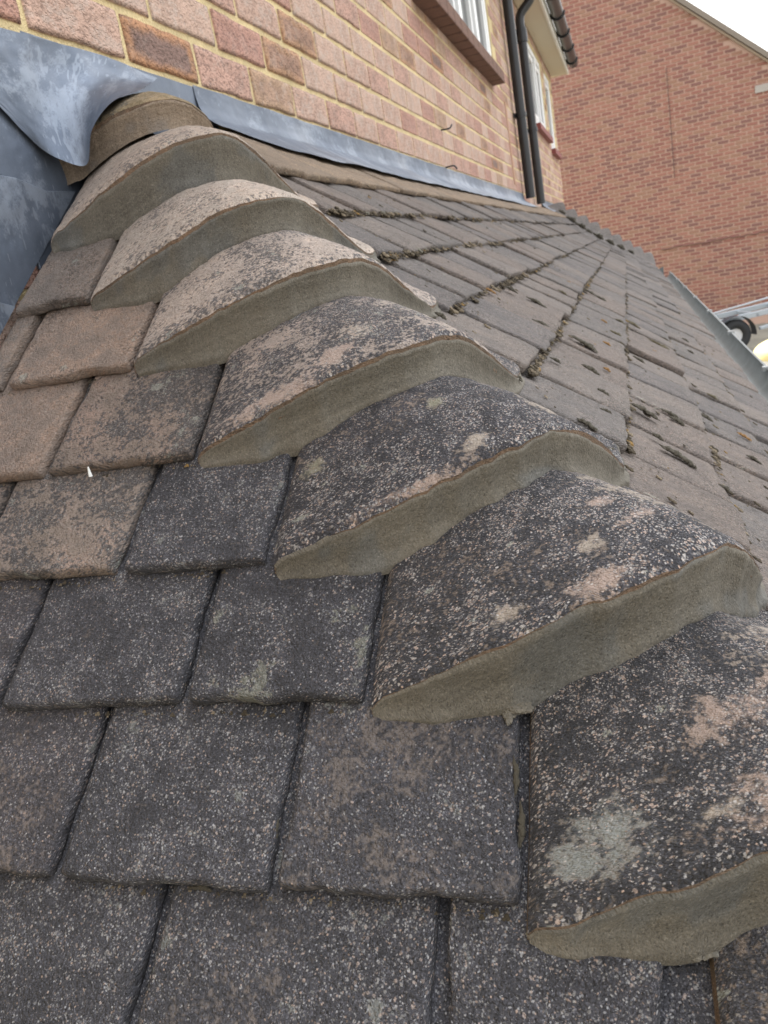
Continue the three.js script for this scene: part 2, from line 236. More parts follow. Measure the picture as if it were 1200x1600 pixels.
// ------------------------------------------------------------------ the brick house the roof leans on
const house = thing('brick_house', 'pink brick house with yellow mortar that the tiled roof leans against', 'house');
const WINS = [{ x0: 3.1, x1: 5.22, y0: 1.335, y1: 2.05 }, { x0: 7.75, x1: 8.95, y0: 1.36, y1: 2.05 }, { x0: 9.35, x1: 10.05, y0: 1.28, y1: 2.05 }];
{
  const Z0 = ZW - 0.28, Z1 = ZW - 0.0030, parts = [], X0 = -6, X1 = WALL_END;
  let cuts = [X0]; for (const w of WINS) cuts.push(w.x0, w.x1); cuts.push(X1);
  for (let i = 0; i + 1 < cuts.length; i++) {
    const w = WINS.find(q => q.x0 === cuts[i]);
    if (w) { parts.push(box(w.x0, w.x1, GROUND, w.y0, Z0, Z1), box(w.x0, w.x1, w.y1, EAVES_Y + 0.3, Z0, Z1)); } else parts.push(box(cuts[i], cuts[i + 1], GROUND, EAVES_Y + 0.3, Z0, Z1));
  }
  parts.push(box(X1 - 0.28, X1, GROUND, EAVES_Y + 0.3, -8, Z0), box(X0, X0 + 0.28, GROUND, EAVES_Y + 0.3, -8, Z0), box(X0, X1, GROUND, EAVES_Y + 0.3, -8.28, -8));
  const g = merge(parts), p = g.attributes.position, uv = g.attributes.uv;
  for (let i = 0; i < p.count; i++) uv.setXY(i, (p.getX(i) + p.getZ(i)) / 0.5, p.getY(i) / 0.5);
  const wall = mesh('wall', g, matJoint, house); wall.userData.label = 'yellow mortar joints of the pink brick wall';
  // bricks, coursed as measured on the photograph
  const PX = 0.2265, PY = 0.0765, BW = 0.2145, BH = 0.0655, Y0 = 0.704, XJ = 0.848, r = rng(77), list = [];
  const openings = (x0, x1, y0, y1) => WINS.some(w => x1 > w.x0 - 0.001 && x0 < w.x1 + 0.001 && y1 > w.y0 && y0 < w.y1);
  for (let row = -22; row < 21; row++) for (let i = -28; i < 46; i++) {
    let x0 = XJ + i * PX + (row & 1 ? 0.5 * PX - 0.012 : 0) + 0.006, x1 = x0 + BW; const y = Y0 + row * PY;
    x1 = Math.min(x1, X1 - 0.004); for (const w of WINS) if (y + BH > w.y0 && y < w.y1) { if (x0 < w.x0 && x1 > w.x0) x1 = w.x0; if (x0 < w.x1 && x1 > w.x1) x0 = w.x1; }
    if (x1 - x0 < 0.03 || openings(x0, x1, y + 0.01, y + BH - 0.01)) continue;
    if (y + BH > EAVES_Y + 0.1 || y < 0.1 || (row < (x0 > 5.6 ? -2 : 0) && x0 > 0.75) || x0 < -0.6) continue;
    let pick = [0, 0, 0, 1, 1, 2, 2, 3, 5, 5][Math.floor(r() * 10)]; { const q = r(); if (q < 0.02) pick = 4; else if (q < 0.10) pick = 6; }
    if (row === 0 && i === 0) pick = 4; if (row === 0 && i === 1) pick = 0; if (row === 0 && i === -1) pick = 1; if (row === 0 && i === 2) pick = 3; if (row === 1 && i === 2) pick = 6;
    list.push({ x0, x1, y, pick, d: Math.hypot(x0 + 0.1 - CAM.x, y - CAM.y) + (y < 0.6 ? 3 : 0), j: r(), k: r() });
  }
  list.sort((p1, p2) => p1.d - p2.d);
  const geos = new Map();
  const brickGeo = (w, near, v) => {
    const key = `${w.toFixed(3)}${near}${v}`; if (geos.has(key)) return geos.get(key);
    let geo;
    if (near) {
      const bx = new THREE.BoxGeometry(w, BH, 0.03, 24, 8, 2); bx.deleteAttribute('normal'); bx.deleteAttribute('uv'); geo = mergeVertices(bx, 1e-5);
      const p = geo.attributes.position, R = 0.0019;
      for (let q = 0; q < p.count; q++) {
        const P = V(p.getX(q), p.getY(q), p.getZ(q)), I = V(Math.max(-w / 2 + R, Math.min(w / 2 - R, P.x)), Math.max(-BH / 2 + R, Math.min(BH / 2 - R, P.y)), Math.max(-0.015 + R, Math.min(0.015 - R, P.z)));
        const D = P.clone().sub(I); if (D.length() > 1e-6) P.copy(I).addScaledVector(D.normalize(), R * (1 + 0.35 * noise3(P.x * 60 + v * 9, P.y * 60, 3)));
        const e = 0.0009 * noise3(P.x * 22 + v * 13, P.y * 22, v) + 0.0006 * noise3(P.x * 75 + v * 13, P.y * 75, v);
        P.z += e; P.x += 0.9 * e * Math.sign(P.x) ; P.y += 0.0012 * noise3(P.x * 16 + v * 7, 5, Math.sign(P.y)); p.setXYZ(q, P.x, P.y, P.z);
      }
      geo.computeVertexNormals();
    } else geo = mergeVertices(new RoundedBoxGeometry(w, BH, 0.03, 1, 0.004), 1e-5);
    const p = geo.attributes.position, uv = new Float32Array(p.count * 2); for (let q = 0; q < p.count; q++) { uv[q * 2] = p.getX(q) / w + 0.5; uv[q * 2 + 1] = p.getY(q) / BH + 0.5; }
    geo.setAttribute('uv', new THREE.BufferAttribute(uv, 2)); geos.set(key, geo); return geo;
  };
  const rest = matBrick.map(() => []);
  list.forEach((b, n) => {
    const w = b.x1 - b.x0, near = b.d < 2.6, g0 = brickGeo(w, near, near ? Math.floor(b.k * 5) : 0), x = (b.x0 + b.x1) / 2, y = b.y + BH / 2, z = ZW - 0.015 + 0.0016 * (b.j - 0.5);
    if (n < 300) { const m = mesh('brick', g0, matBrick[b.pick], wall); m.position.set(x, y, z); if (b.k < 0.5) m.rotation.z = Math.PI; m.rotation.y += (b.j - 0.5) * 0.008; } else rest[b.pick].push(plain(g0).clone().translate(x, y, z));
  });
  rest.forEach((l, i) => { if (l.length) { const m = mesh('brick_courses', mergeGeometries(l), matBrick[i], wall); m.userData.kind = 'stuff'; } });
  // roof of the house, pitched, with its soffit, fascia and gutter
  const zf = ZW + 0.2;
  const rs = new THREE.Shape([new THREE.Vector2(zf + 0.02, EAVES_Y + 0.14), new THREE.Vector2(-4.5, EAVES_Y + 2.9), new THREE.Vector2(-8.5, EAVES_Y + 0.14), new THREE.Vector2(-8.5, EAVES_Y + 0.24), new THREE.Vector2(-4.5, EAVES_Y + 3.02), new THREE.Vector2(zf + 0.02, EAVES_Y + 0.24)]);
  const rg = new THREE.ExtrudeGeometry(rs, { depth: WALL_END + 6.3, bevelEnabled: false }); rg.rotateY(-Math.PI / 2); rg.translate(WALL_END + 0.15, 0, 0);
  mesh('roof', rg, flat(0.12, 0.085, 0.07, { roughness: 0.9 }), house);
  mesh('soffit', box(-6, WALL_END + 0.1, EAVES_Y, EAVES_Y + 0.015, ZW + 0.004, zf - 0.018), matSoffit, house);
  mesh('fascia_board', box(-6, WALL_END + 0.1, EAVES_Y - 0.01, EAVES_Y + 0.16, zf - 0.018, zf), matFascia, house);
  const gp = []; for (let i = 0; i <= 14; i++) { const a = Math.PI * (i / 14); gp.push([zf + 0.062 - 0.056 * Math.cos(a), EAVES_Y + 0.10 - 0.056 * Math.sin(a)]); }
  const gt = mesh('gutter', gridGeo(14, 40, (s, t, i) => V(-6 + (WALL_END + 6.1) * t, gp[i][1], gp[i][0]), (s, t) => [s, t]), flat(0.02, 0.02, 0.022, { roughness: 0.35, side: THREE.DoubleSide }), house); gt.userData.label = 'black half round gutter at the eaves of the house';
  for (let i = 0; i < 11; i++) { const a = []; for (let k = 0; k <= 10; k++) { const t = Math.PI * (k / 10); a.push(V(0, EAVES_Y + 0.10 - 0.063 * Math.sin(t), zf + 0.062 - 0.063 * Math.cos(t))); } const m = mesh('bracket', new THREE.TubeGeometry(new THREE.CatmullRomCurve3(a), 20, 0.009, 6), matPipe, gt); m.position.x = WALL_END - 0.2 - i * 0.72; }
  // windows
  WINS.forEach((w, n) => {
    const zr = ZW - 0.03, fr = 0.055, bars = [], W = w.x1 - w.x0, nm = n === 0 ? 4 : n === 1 ? 2 : 1;
    const rb = (x0, x1, y0, y1, z0, z1) => { const g = new RoundedBoxGeometry(x1 - x0, y1 - y0, z1 - z0, 2, 0.005); g.translate((x0 + x1) / 2, (y0 + y1) / 2, (z0 + z1) / 2); return g; };
    bars.push(rb(w.x0, w.x1, w.y0, w.y0 + fr, zr - 0.05, zr + 0.02), rb(w.x0, w.x1, w.y1 - fr, w.y1, zr - 0.05, zr + 0.02), rb(w.x0, w.x0 + fr, w.y0, w.y1, zr - 0.05, zr + 0.021), rb(w.x1 - fr, w.x1, w.y0, w.y1, zr - 0.05, zr + 0.021));
    const fm = mesh('window', merge(bars), matWhite, house); fm.userData.label = ['white plastic window above the brown sill', 'white window frame beyond the drainpipes', 'white window by the far corner of the house'][n];
    for (let i = 1; i < nm; i++) { const x = w.x0 + W * i / nm; mesh('mullion', rb(x - 0.035, x + 0.035, w.y0 + fr, w.y1 - fr, zr - 0.04, zr + 0.03), matWhite, fm); }
    for (let i = 0; i < nm; i++) {
      const x0 = w.x0 + W * i / nm + 0.05, x1 = w.x0 + W * (i + 1) / nm - 0.05, y0 = w.y0 + fr + 0.012, y1 = w.y1 - fr - 0.012, s = 0.045;
      mesh('sash', merge([rb(x0, x1, y0, y0 + s, zr - 0.03, zr + 0.014), rb(x0, x1, y1 - s, y1, zr - 0.03, zr + 0.014), rb(x0, x0 + s, y0, y1, zr - 0.03, zr + 0.0145), rb(x1 - s, x1, y0, y1, zr - 0.03, zr + 0.0145)]), matWhite, fm);
      mesh('pane', box(x0 + s * 0.5, x1 - s * 0.5, y0 + s * 0.5, y1 - s * 0.5, zr - 0.012, zr - 0.006), matGlass, fm);
    }
    const sx0 = w.x0 - 0.1, sx1 = w.x1 + (n === 0 ? -0.2 : 0.08), pr = n === 0 ? 0.075 : 0.05, sm = n === 0 ? matSill : matRedSill;
    // sill of tiles on edge, each one a piece
    const cnt = Math.round((sx1 - sx0) / 0.16), dx = (sx1 - sx0) / cnt;
    const sill = mesh('sill', box(sx0 + 0.003, sx1 - 0.003, w.y0 - 0.062, w.y0 - 0.012, zr, ZW + pr - 0.006), sm, house); sill.userData.label = n === 0 ? 'reddish brown tiled sill under the white window' : 'dark red window sill';
    if (n === 0) for (let i = 0; i < cnt; i++) { const g = new RoundedBoxGeometry(dx - 0.004, 0.062, pr + 0.07, 1, 0.004); const m = mesh('sill_tile', g, sm, sill); m.position.set(sx0 + dx * (i + 0.5), w.y0 - 0.036 + 0.002 * Math.sin(i * 7), ZW + pr / 2 - 0.035); }
  });
  mesh('mastic_joint', box(5.50, 5.56, 0.74, EAVES_Y - 0.9, ZW - 0.004, ZW + 0.004), flat(0.42, 0.25, 0.17, { roughness: 0.9 }), house).userData.label = 'orange vertical joint in the brickwork';
  // drainpipes
  const pipe = (x, ys, ye, label, bend) => {
    const R = 0.034, z = ZW + 0.05, pts = bend ? [V(x, ys, z), V(x, ye - 0.32, z), V(x, ye - 0.22, z + 0.005), V(x + 0.03, ye - 0.12, z + 0.09), V(x + 0.045, ye, z + 0.15)] : [V(x, ys, z), V(x, ye, z)];
    let path; if (bend) { path = new THREE.CurvePath(); path.add(new THREE.LineCurve3(pts[0], pts[1])); path.add(new THREE.CatmullRomCurve3([pts[1], pts[2], pts[3], pts[4]])); } else path = new THREE.LineCurve3(pts[0], pts[1]);
    const p = mesh('drainpipe', new THREE.TubeGeometry(path, 60, R, 18), matPipe, house); p.userData.label = label;
    for (const y of [ys + 0.55, ys + 1.25]) if (y < ye - 0.3) { const c = new THREE.CylinderGeometry(R + 0.006, R + 0.006, 0.03, 18); const br = merge([c, box(-0.05, 0.05, -0.014, 0.014, -0.049, -0.037)]); const m = mesh('pipe_clip', br, matPipe, p); m.position.set(x, y, z); }
    if (bend) { const m = mesh('socket', new THREE.CylinderGeometry(R + 0.009, R + 0.009, 0.08, 18), matPipe, p); m.position.set(x, ye - 0.36, z); }
  };
  pipe(5.95, 0.66, EAVES_Y + 0.05, 'straight black drainpipe on the brick wall'); pipe(6.72, 0.64, EAVES_Y + 0.06, 'black drainpipe with a bend under the soffit', true);
  // little hooks of wire left in the joints
  for (const [u, v, s] of [[690, 203, 1], [697, 262, -1]]) { const P = onPlane(u, v, V(0, 0, 1), ZW); mesh('wall_nail', new THREE.TubeGeometry(new THREE.CatmullRomCurve3([V(P.x, P.y, ZW - 0.01), V(P.x, P.y, ZW + 0.035), V(P.x + 0.01, P.y + 0.012 * s, ZW + 0.042)]), 10, 0.0035, 6), matPipe, house); }
}
console.log('house');

// ------------------------------------------------------------------ tiles
// a plain tile: local x across, y up from the top face, z from 0 (tail) to -len (head)
function tileGeo(w, len, th, seed, nx, nz, chip = 1) {
  const bx = new THREE.BoxGeometry(w, th, len, nx, 3, nz); bx.deleteAttribute('normal'); bx.deleteAttribute('uv');
  const g = mergeVertices(bx, 1e-6), p = g.attributes.position, R = 0.0028, s = seed * 3.7, P = V(), I = V(), D = V();
  for (let i = 0; i < p.count; i++) {
    P.fromBufferAttribute(p, i);
    I.set(Math.max(-w / 2 + R, Math.min(w / 2 - R, P.x)), Math.max(-th / 2 + R, Math.min(th / 2 - R, P.y)), Math.max(-len / 2 + R, Math.min(len / 2 - R, P.z)));
    D.subVectors(P, I); if (D.lengthSq() > 1e-12) { D.normalize(); P.copy(I).addScaledVector(D, R); }
    const ex = Math.max(0, Math.abs(P.x) - w / 2 + 0.012) / 0.012, ez = Math.max(0, P.z - len / 2 + 0.012) / 0.012;
    const n1 = noise3(P.x * 38 + s, P.z * 38, s), n2 = noise3(P.x * 66 + s, P.z * 66 + 3, s + 5);
    const n4 = noise3(P.x * 130 + s, P.z * 130 + 3, s + 9); P.x -= Math.sign(P.x) * ex * chip * (0.0011 + 0.0014 * noise3(7, P.z * 34, s) + 0.0009 * n2 + 0.0007 * n4);
    P.z -= ez * chip * (0.0011 + 0.0014 * noise3(P.x * 34, 11, s) + 0.0009 * n2 + 0.0007 * n4);
    if (P.y > 0) P.y += 0.0006 * n1 + 0.0005 * n2  - 0.0022 * Math.max(0, ex - 0.72) * (0.6 + 0.9 * n2) - 0.0022 * Math.max(0, ez - 0.72) * (0.6 + 0.9 * n2);
    P.y += -0.0014 * (2 * P.x / w) ** 2 - th / 2; P.z -= len / 2;
    p.setXYZ(i, P.x, P.y, P.z);
  }
  g.computeVertexNormals();
  const uv = new Float32Array(p.count * 2), ru = rng(seed * 91 + 5), ou = ru(), ov = ru(), sw = ru() < 0.5;
  for (let i = 0; i < p.count; i++) { const a = (p.getX(i) - Math.sign(p.getX(i)) * p.getY(i)) / T_M + ou, b = (p.getZ(i) - p.getY(i)) / T_M + ov; uv[2 * i] = sw ? a : -a; uv[2 * i + 1] = b; }
  g.setAttribute('uv', new THREE.BufferAttribute(uv, 2)); return g;
}
const roof = thing('tiled_lean_to', 'hipped lean-to roof of weathered plain tiles with mortared bonnet hip tiles', 'roof');
// slope frames: point at distance s up the slope from the k = 0 line, q along the course
const upL = V(A, B, 0).normalize(), upM = V(0, B, -C).normalize();
const axL = new THREE.Matrix4().makeBasis(nL.clone().cross(upL.clone().negate()), nL, upL.clone().negate());
const axM = new THREE.Matrix4().makeBasis(nM.clone().cross(upM.clone().negate()), nM, upM.clone().negate());
const tiltQ = g => new THREE.Quaternion().setFromAxisAngle(V(1, 0, 0), -Math.atan(TH / g));
const qL = new THREE.Quaternion().setFromRotationMatrix(axL), qM = new THREE.Quaternion().setFromRotationMatrix(axM);
const HIP = k => STEP.clone().multiplyScalar(k);
const XF0 = 8.55;                                        // far hip crosses the k = 0 line at this x
// decks under the tiles carry them
function deck(name, pts, n) {
  const g = new THREE.BufferGeometry(), a = []; const d = n.clone().multiplyScalar(-0.05), e = n.clone().multiplyScalar(-0.07);
  const t = pts.map(p => p.clone().add(d)), b = pts.map(p => p.clone().add(e)), tri = (p, q, r) => a.push(p.x, p.y, p.z, q.x, q.y, q.z, r.x, r.y, r.z);
  for (let i = 1; i + 1 < t.length; i++) { tri(t[0], t[i], t[i + 1]); tri(b[0], b[i + 1], b[i]); }
  for (let i = 0; i < t.length; i++) { const j = (i + 1) % t.length; tri(t[i], b[i], b[j]); tri(t[i], b[j], t[j]); }
  g.setAttribute('position', new THREE.Float32BufferAttribute(a, 3)); g.computeVertexNormals(); return mesh(name, g, matDeck, roof);
}
const KW = -ZW / C;                                      // hip index where it meets the wall
const KE = -0.98;                                        // tails of the eaves course
const hipSlope = deck('hip_slope', [HIP(KE - 0.1), HIP(KW - 0.05), V(HIP(KE - 0.1).x, HIP(KE - 0.1).y, ZW + 0.004)], nL);
hipSlope.userData.label = 'hip end slope of dark lichened plain tiles';
const farTop = V(XF0 - A * KW, B * KW, ZW + 0.004), farBot = V(XF0 + A * 1.08, -B * 1.08, C * 1.08);
const mainSlope = deck('main_slope', [HIP(KE - 0.1), farBot, farTop, HIP(KW - 0.05)], nM);
mainSlope.userData.label = 'long main slope of grey brown plain tiles with moss along the joints';
const rt = rng(1234);
// hip end: joints measured on the photograph, from the bonnet's edge towards the wall
const KKL = { '-2': -1.95, '-1': -0.98, 0: 0.03, 1: 1.05, 2: 2.03, 3: 3.0, 4: 4.04, 5: 5.0, 6: 6.0 };
const LJ = { '-2': [0.09, -0.07, -0.235, -0.395, -0.555, -0.71], '-1': [-0.176, -0.298, -0.486, -0.645, -0.80], 0: [-0.2505, -0.404, -0.566, -0.728, -0.833], 1: [-0.355, -0.497, -0.662, -0.822], 2: [-0.447, -0.585, -0.745, -0.833], 3: [-0.540, -0.699, -0.832], 4: [-0.638, -0.797, -0.834], 5: [-0.725, -0.828], 6: [-0.818, -0.834] };
const lKind = { '-2': [0, 0, 0, 0, 0], '-1': [0, 1, 0, 2], 0: [1, 0, 3, 0], 1: [2, 0, 3], 2: [0, 'm', 'm'], 3: ['w', 'w'], 4: ['w', 'w'], 5: ['w'], 6: ['w'] };
for (const k of Object.keys(LJ)) {
  const z = LJ[k], kk = KKL[k];
  for (let i = 0; i + 1 < z.length; i++) {
    const gap = 0.0054 + 0.003 * rt(), w = z[i] - z[i + 1] - gap; if (w < 0.012) continue;
    const sd = 100 + Number(k) * 10 + i, g = tileGeo(w, 0.265, TH, sd, 48, 66, 1.25);
    const kd = lKind[k][i], mat = kd === 'm' ? matMixed[0] : kd === 'w' ? (Number(k) === 3 && i === 0 ? matMixed[1] : matWarm[(i + Number(k)) % 3]) : matDark[kd];
    const m = mesh('tile', g, mat, hipSlope);
    const zc = (z[i] + z[i + 1]) / 2, s = kk * gL + (rt() - 0.5) * 0.004;
    m.position.copy(upL).multiplyScalar(s).add(V(0, 0, zc)).addScaledVector(nL, (rt() - 0.5) * 0.003);
    m.quaternion.copy(qL).multiply(new THREE.Quaternion().setFromAxisAngle(V(0, 1, 0), (rt() - 0.5) * 0.03)).multiply(tiltQ(gL)).multiply(new THREE.Quaternion().setFromAxisAngle(V(0, 0, 1), (rt() - 0.5) * 0.02));
  }
}
// main slope
const sR = 0.255, sL = 0.253;
{
  const near = [], mid = [], far = []; for (let i = 0; i < 10; i++) near.push(tileGeo(0.152, 0.265, TH, 400 + i, 26, 28, 1.3)); for (let i = 0; i < 8; i++) mid.push(tileGeo(0.152, 0.265, TH, 450 + i, 10, 10, 1.2)); for (let i = 0; i < 6; i++) far.push(tileGeo(0.152, 0.265, TH, 480 + i, 3, 3, 0));
  const all = [];
  for (let k = -1; k <= 7; k++) {
    const kk = k === -1 ? -1.16 : k - 0.08, xs = A * (k) + sR + 0.004, xe = XF0 - A * kk - 0.19; let x = xs, first = true;
    while (x < xe) {
      let w = 0.157 + (rt() - 0.5) * 0.004; if (first && k % 3 === 1) w *= 0.75; first = false;
      const P = V(x + w / 2, 0, 0).addScaledVector(upM, kk * gM + (rt() - 0.5) * 0.009).addScaledVector(nM, (rt() - 0.5) * (k > 6 ? 0.002 : 0.007));
      all.push({ P, w, k, d: P.distanceTo(CAM), a: (rt() - 0.5) * 0.05, b: (rt() - 0.5) * (k > 6 ? 0.03 : 0.055), c: (rt() - 0.35) * (k > 6 ? 0.02 : 0.045), g: rt(), m: rt() }); x += w;
    }
  }
  all.sort((p, q) => p.d - q.d); const rest = [[], [], []];
  all.forEach((t, n) => {
    const set = t.d < 1.9 ? near : t.d < 4 ? mid : far, g = set[Math.floor(t.g * set.length)];
    const tan = t.k >= 7, mats = tan ? matMainTan : matMain, mat = mats[Math.floor(t.m * mats.length)];
    const q = qM.clone().multiply(new THREE.Quaternion().setFromAxisAngle(V(0, 1, 0), t.a)).multiply(tiltQ(gM)).multiply(new THREE.Quaternion().setFromEuler(new THREE.Euler(t.c, 0, t.b)));
    const sc = V((t.w - 0.006) / 0.152, 1, t.k === 7 ? 0.72 : 1);
    if (n < 300) { const m = mesh('tile', g, mat, mainSlope); m.position.copy(t.P); m.quaternion.copy(q); m.scale.copy(sc); }
    else rest[tan ? 2 : n % 2].push(plain(g).clone().applyMatrix4(new THREE.Matrix4().compose(t.P, q, sc)));
  });
  rest.forEach((l, i) => { if (l.length) { const m = mesh('far_tiles', mergeGeometries(l), [matMain[0], matMain[2], matMainTan[0]][i], mainSlope); m.userData.kind = 'stuff'; } });
}
console.log('tiles');

// ------------------------------------------------------------------ bonnet hip tiles and their mortar
const KKB = [-0.05, 1.06, 2.04, 3.04, 4.09, 5.01, 6.02, 7.02, -1.05], DB = 1.7, TC = 0.519, MB = -0.07, DH = [0.012, 0.003, -0.008, -0.011, -0.013, -0.007, 0.007, 0, 0];
const bumpF = (t, tc = TC) => Math.pow(Math.sin(clamp01(t < tc ? t / tc : (1 - t) / (1 - tc)) * Math.PI / 2), t < tc ? 0.95 : 2.6);
function bez(L, M, R, t, h) { const a = (1 - t) * (1 - t), b = 2 * t * (1 - t), c = t * t; return V(a * L.x + b * M.x + c * R.x, a * L.y + b * M.y + c * R.y + h * bumpF(t), a * L.z + b * M.z + c * R.z); }
function bonnetPoint(k, t, v, o = {}) {
  const H = HIP(k), h = (o.h || 0.09), sl = o.sL || sL, sr = o.sR || sR;
  const P = bez(H.clone().add(V(0, 0, -sl)), H.clone().addScaledVector(STEP, MB / STEP.length()), H.clone().add(V(sr, 0, 0)), t, h);
  const d = TH * DB;
  const Q = bez(H.clone().add(V(DB * A, DB * B, -sl)).addScaledVector(nL, -d), H.clone().addScaledVector(STEP, DB).add(V(0, -d, 0)), H.clone().add(V(sr, DB * B, -DB * C)).addScaledVector(nM, -d), t, 0.008);
  const bow = 0.006 * Math.sin(Math.PI * Math.min(1, v * 1.4)) * bumpF(t);           // slight hump along the back
  return P.lerp(Q, v).add(V(0, bow, 0));
}
const bonnetTex = k => {
  const b = { ...stoneDefaults, W: 1024, H: 640, seed: 700 + k * 13, clamp: true, cell: 6 };
  const cfg = [
    { lichen: 0.62, cloud: 0.35, coarse: 0.8, speck: 0.52, speckAmt: 0.82, rough: 0.55, pale: [0.46, 0.425, 0.40], dark: [0.034, 0.035, 0.041], patches: [[0.34, 0.36, 0.075, 0.06, PINK], [0.38, 0.28, 0.045, 0.05, PINK], [0.29, 0.12, 0.055, 0.06, PINK], [0.23, 0.13, 0.03, 0.02, CREAM], [0.10, 0.17, 0.032, 0.085, GREYBLUE], [0.055, 0.12, 0.03, 0.04, GREYBLUE], [0.62, 0.5, 0.12, 0.14, CREAM]] },
    { lichen: 0.55, cloud: 0.4, coarse: 0.95, speck: 0.60, speckAmt: 0.84, rough: 0.6, pale: [0.48, 0.445, 0.42], dark: [0.034, 0.035, 0.042], patches: [[0.47, 0.36, 0.030, 0.025, PINK], [0.50, 0.22, 0.045, 0.025, PINK], [0.34, 0.05, 0.05, 0.035, PINK], [0.36, 0.2, 0.025, 0.02, CREAM], [0.66, 0.4, 0.09, 0.2, CREAM], [0.19, 0.10, 0.02, 0.03, CREAM]] },
    { lichen: 0.58, cloud: 0.5, coarse: 0.7, speck: 0.50, speckAmt: 0.82, rough: 0.55, pale: [0.43, 0.405, 0.385], dark: [0.034, 0.034, 0.041], patches: [[0.06, 0.40, 0.030, 0.05, GREENISH], [0.39, 0.42, 0.025, 0.03, GREENISH], [0.38, 0.10, 0.025, 0.03, CREAM], [0.22, 0.02, 0.07, 0.02, PINK], [0.68, 0.3, 0.08, 0.2, CREAM]] },
    { lichen: 0.16, cloud: 0.6, coarse: 0.5, speck: 0.46, speckAmt: 0.7, rough: 0.7, dark: [0.045, 0.044, 0.05], base: [0.34, 0.285, 0.25], base2: [0.38, 0.30, 0.255], pale: [0.46, 0.42, 0.38], patches: [[0.38, 0.20, 0.05, 0.045, CREAM], [0.29, 0.11, 0.045, 0.05, PINK], [0.16, 0.05, 0.1, 0.05, PINK], [0.64, 0.3, 0.1, 0.2, CREAM]] },
    { lichen: -0.20, speck: 0.35, cloud: 0.42, speckAmt: 0.6, rough: 0.95, dark: [0.085, 0.078, 0.078], base: [0.41, 0.345, 0.30], base2: [0.45, 0.36, 0.30] },
    { lichen: -0.36, speck: 0.3, cloud: 0.35, speckAmt: 0.5, rough: 0.95, dark: [0.11, 0.098, 0.092], base: [0.42, 0.36, 0.31], base2: [0.46, 0.37, 0.305] },
    { lichen: -0.32, speck: 0.25, cloud: 0.35, speckAmt: 0.5, rough: 0.95, dark: [0.11, 0.095, 0.088], base: [0.38, 0.315, 0.265], base2: [0.42, 0.33, 0.265] },
    { lichen: -0.4, speck: 0.1, speckAmt: 0.4, rough: 0.6, dark: [0.08, 0.07, 0.055], base: [0.22, 0.17, 0.10], base2: [0.27, 0.20, 0.12] },
    { lichen: 0.35, speck: 0.36, speckAmt: 0.7, rough: 0.55, dark: [0.043, 0.043, 0.05] }][k];
  return stone({ ...b, ...cfg });
};
const edgeMat = std(texWarm, { bumpMap: grainBump, bumpScale: 0.002 }); edgeMat.color.setRGB(0.9, 0.78, 0.66);
const bonnets = [];
function bonnet(k, n, opt = {}) {
  const t0 = opt.t0 ?? 0, t1 = opt.t1 ?? 1, nu = 110, nv = 70, s = n * 5.3;
  // arc lengths for the texture
  const T = (i) => t0 + (t1 - t0) * i;
  const rough = (P, t, v) => { const a = noise3(P.x * 26 + s, P.y * 26, P.z * 26), b = noise3(P.x * 90, P.y * 90 + s, P.z * 90), c = noise3(P.x * 220, P.y * 220 + s, P.z * 220); return 0.0010 * a + 0.0007 * b + 0.0005 * c; };
  const wob = t => 0.0030 * noise3(t * 7 + s, 1, 2) + 0.0016 * noise3(t * 26 + s, 4, 2) + 0.0009 * noise3(t * 80 + s, 9, 2);   // worn tail
  const topG = gridGeo(nu, nv, (i, j) => {
    const t = T(i), v = j * 0.95; const P = bonnetPoint(k, t, v, opt);
    P.y += rough(P, t, v) * 1.2; const e = Math.max(0, 1 - v * 30); P.y -= 0.0035 * e * e;
    const side = Math.max(0, 1 - Math.min(t - t0, t1 - t) * 55); P.y -= 0.004 * side * side;
    if (j === 0 || v < 0.05) { const d = HIP(1).normalize(); P.addScaledVector(d, wob(t) * (1 - v / 0.05)); }
    return P;
  }, (i, j) => [T(i), j * 0.95]);
  const m = mesh('bonnet_tile', topG, std(bonnetTex(n), { ...tb, bumpScale: 0.0022, side: THREE.DoubleSide }), roof);
  m.userData.label = opt.label;
  // tail edge and side edges of the tile, bare stone
  const dn = V(0, -1, 0), TK = 0.012;
  const edge = (f, cnt) => gridGeo(cnt, 3, (i, j) => { const P = f(i); return P.clone().addScaledVector(dn, TK * j + (j === 0 ? -0.0002 : 0)).addScaledVector(V(STEP.x, 0, STEP.z).normalize(), 0.33 * TK * j); }, (i, j, P) => [i * 1.1, P.y / T_M * 2]);
  const topAt = (i, v) => { const t = T(i), P = bonnetPoint(k, t, v, opt); P.y += rough(P, t, v) * 1.2; const e = Math.max(0, 1 - v * 30), sd = Math.max(0, 1 - Math.min(t - t0, t1 - t) * 55); P.y -= 0.0035 * e * e + 0.004 * sd * sd; if (v < 0.05) P.addScaledVector(HIP(1).normalize(), wob(t) * (1 - v / 0.05)); return P; };
  const eg = merge([edge(i => topAt(i, 0), nu), edge(j => topAt(0, (1 - j) * 0.95), 40), edge(j => topAt(1, j * 0.95), 40)]);
  edgeMat.side = THREE.DoubleSide; mesh('tile_edge', eg, edgeMat, m);
  bonnets.push({ k, opt, T, topAt, m, n });
  return m;
}
const bLabels = ['lowest bonnet tile, dark with pink worn patches and a pale grey smear', 'dark bonnet tile peppered with white grains and pink patches', 'dark bonnet tile with small greenish lichen spots', 'bonnet tile half dark, half pinkish', 'pinkish buff bonnet tile with dark flecks', 'pale buff bonnet tile, third from the wall', 'buff bonnet tile just below the lead covered one', 'tan top bonnet tile under the lead sheet', 'eaves bonnet tile below the pink patched one'];
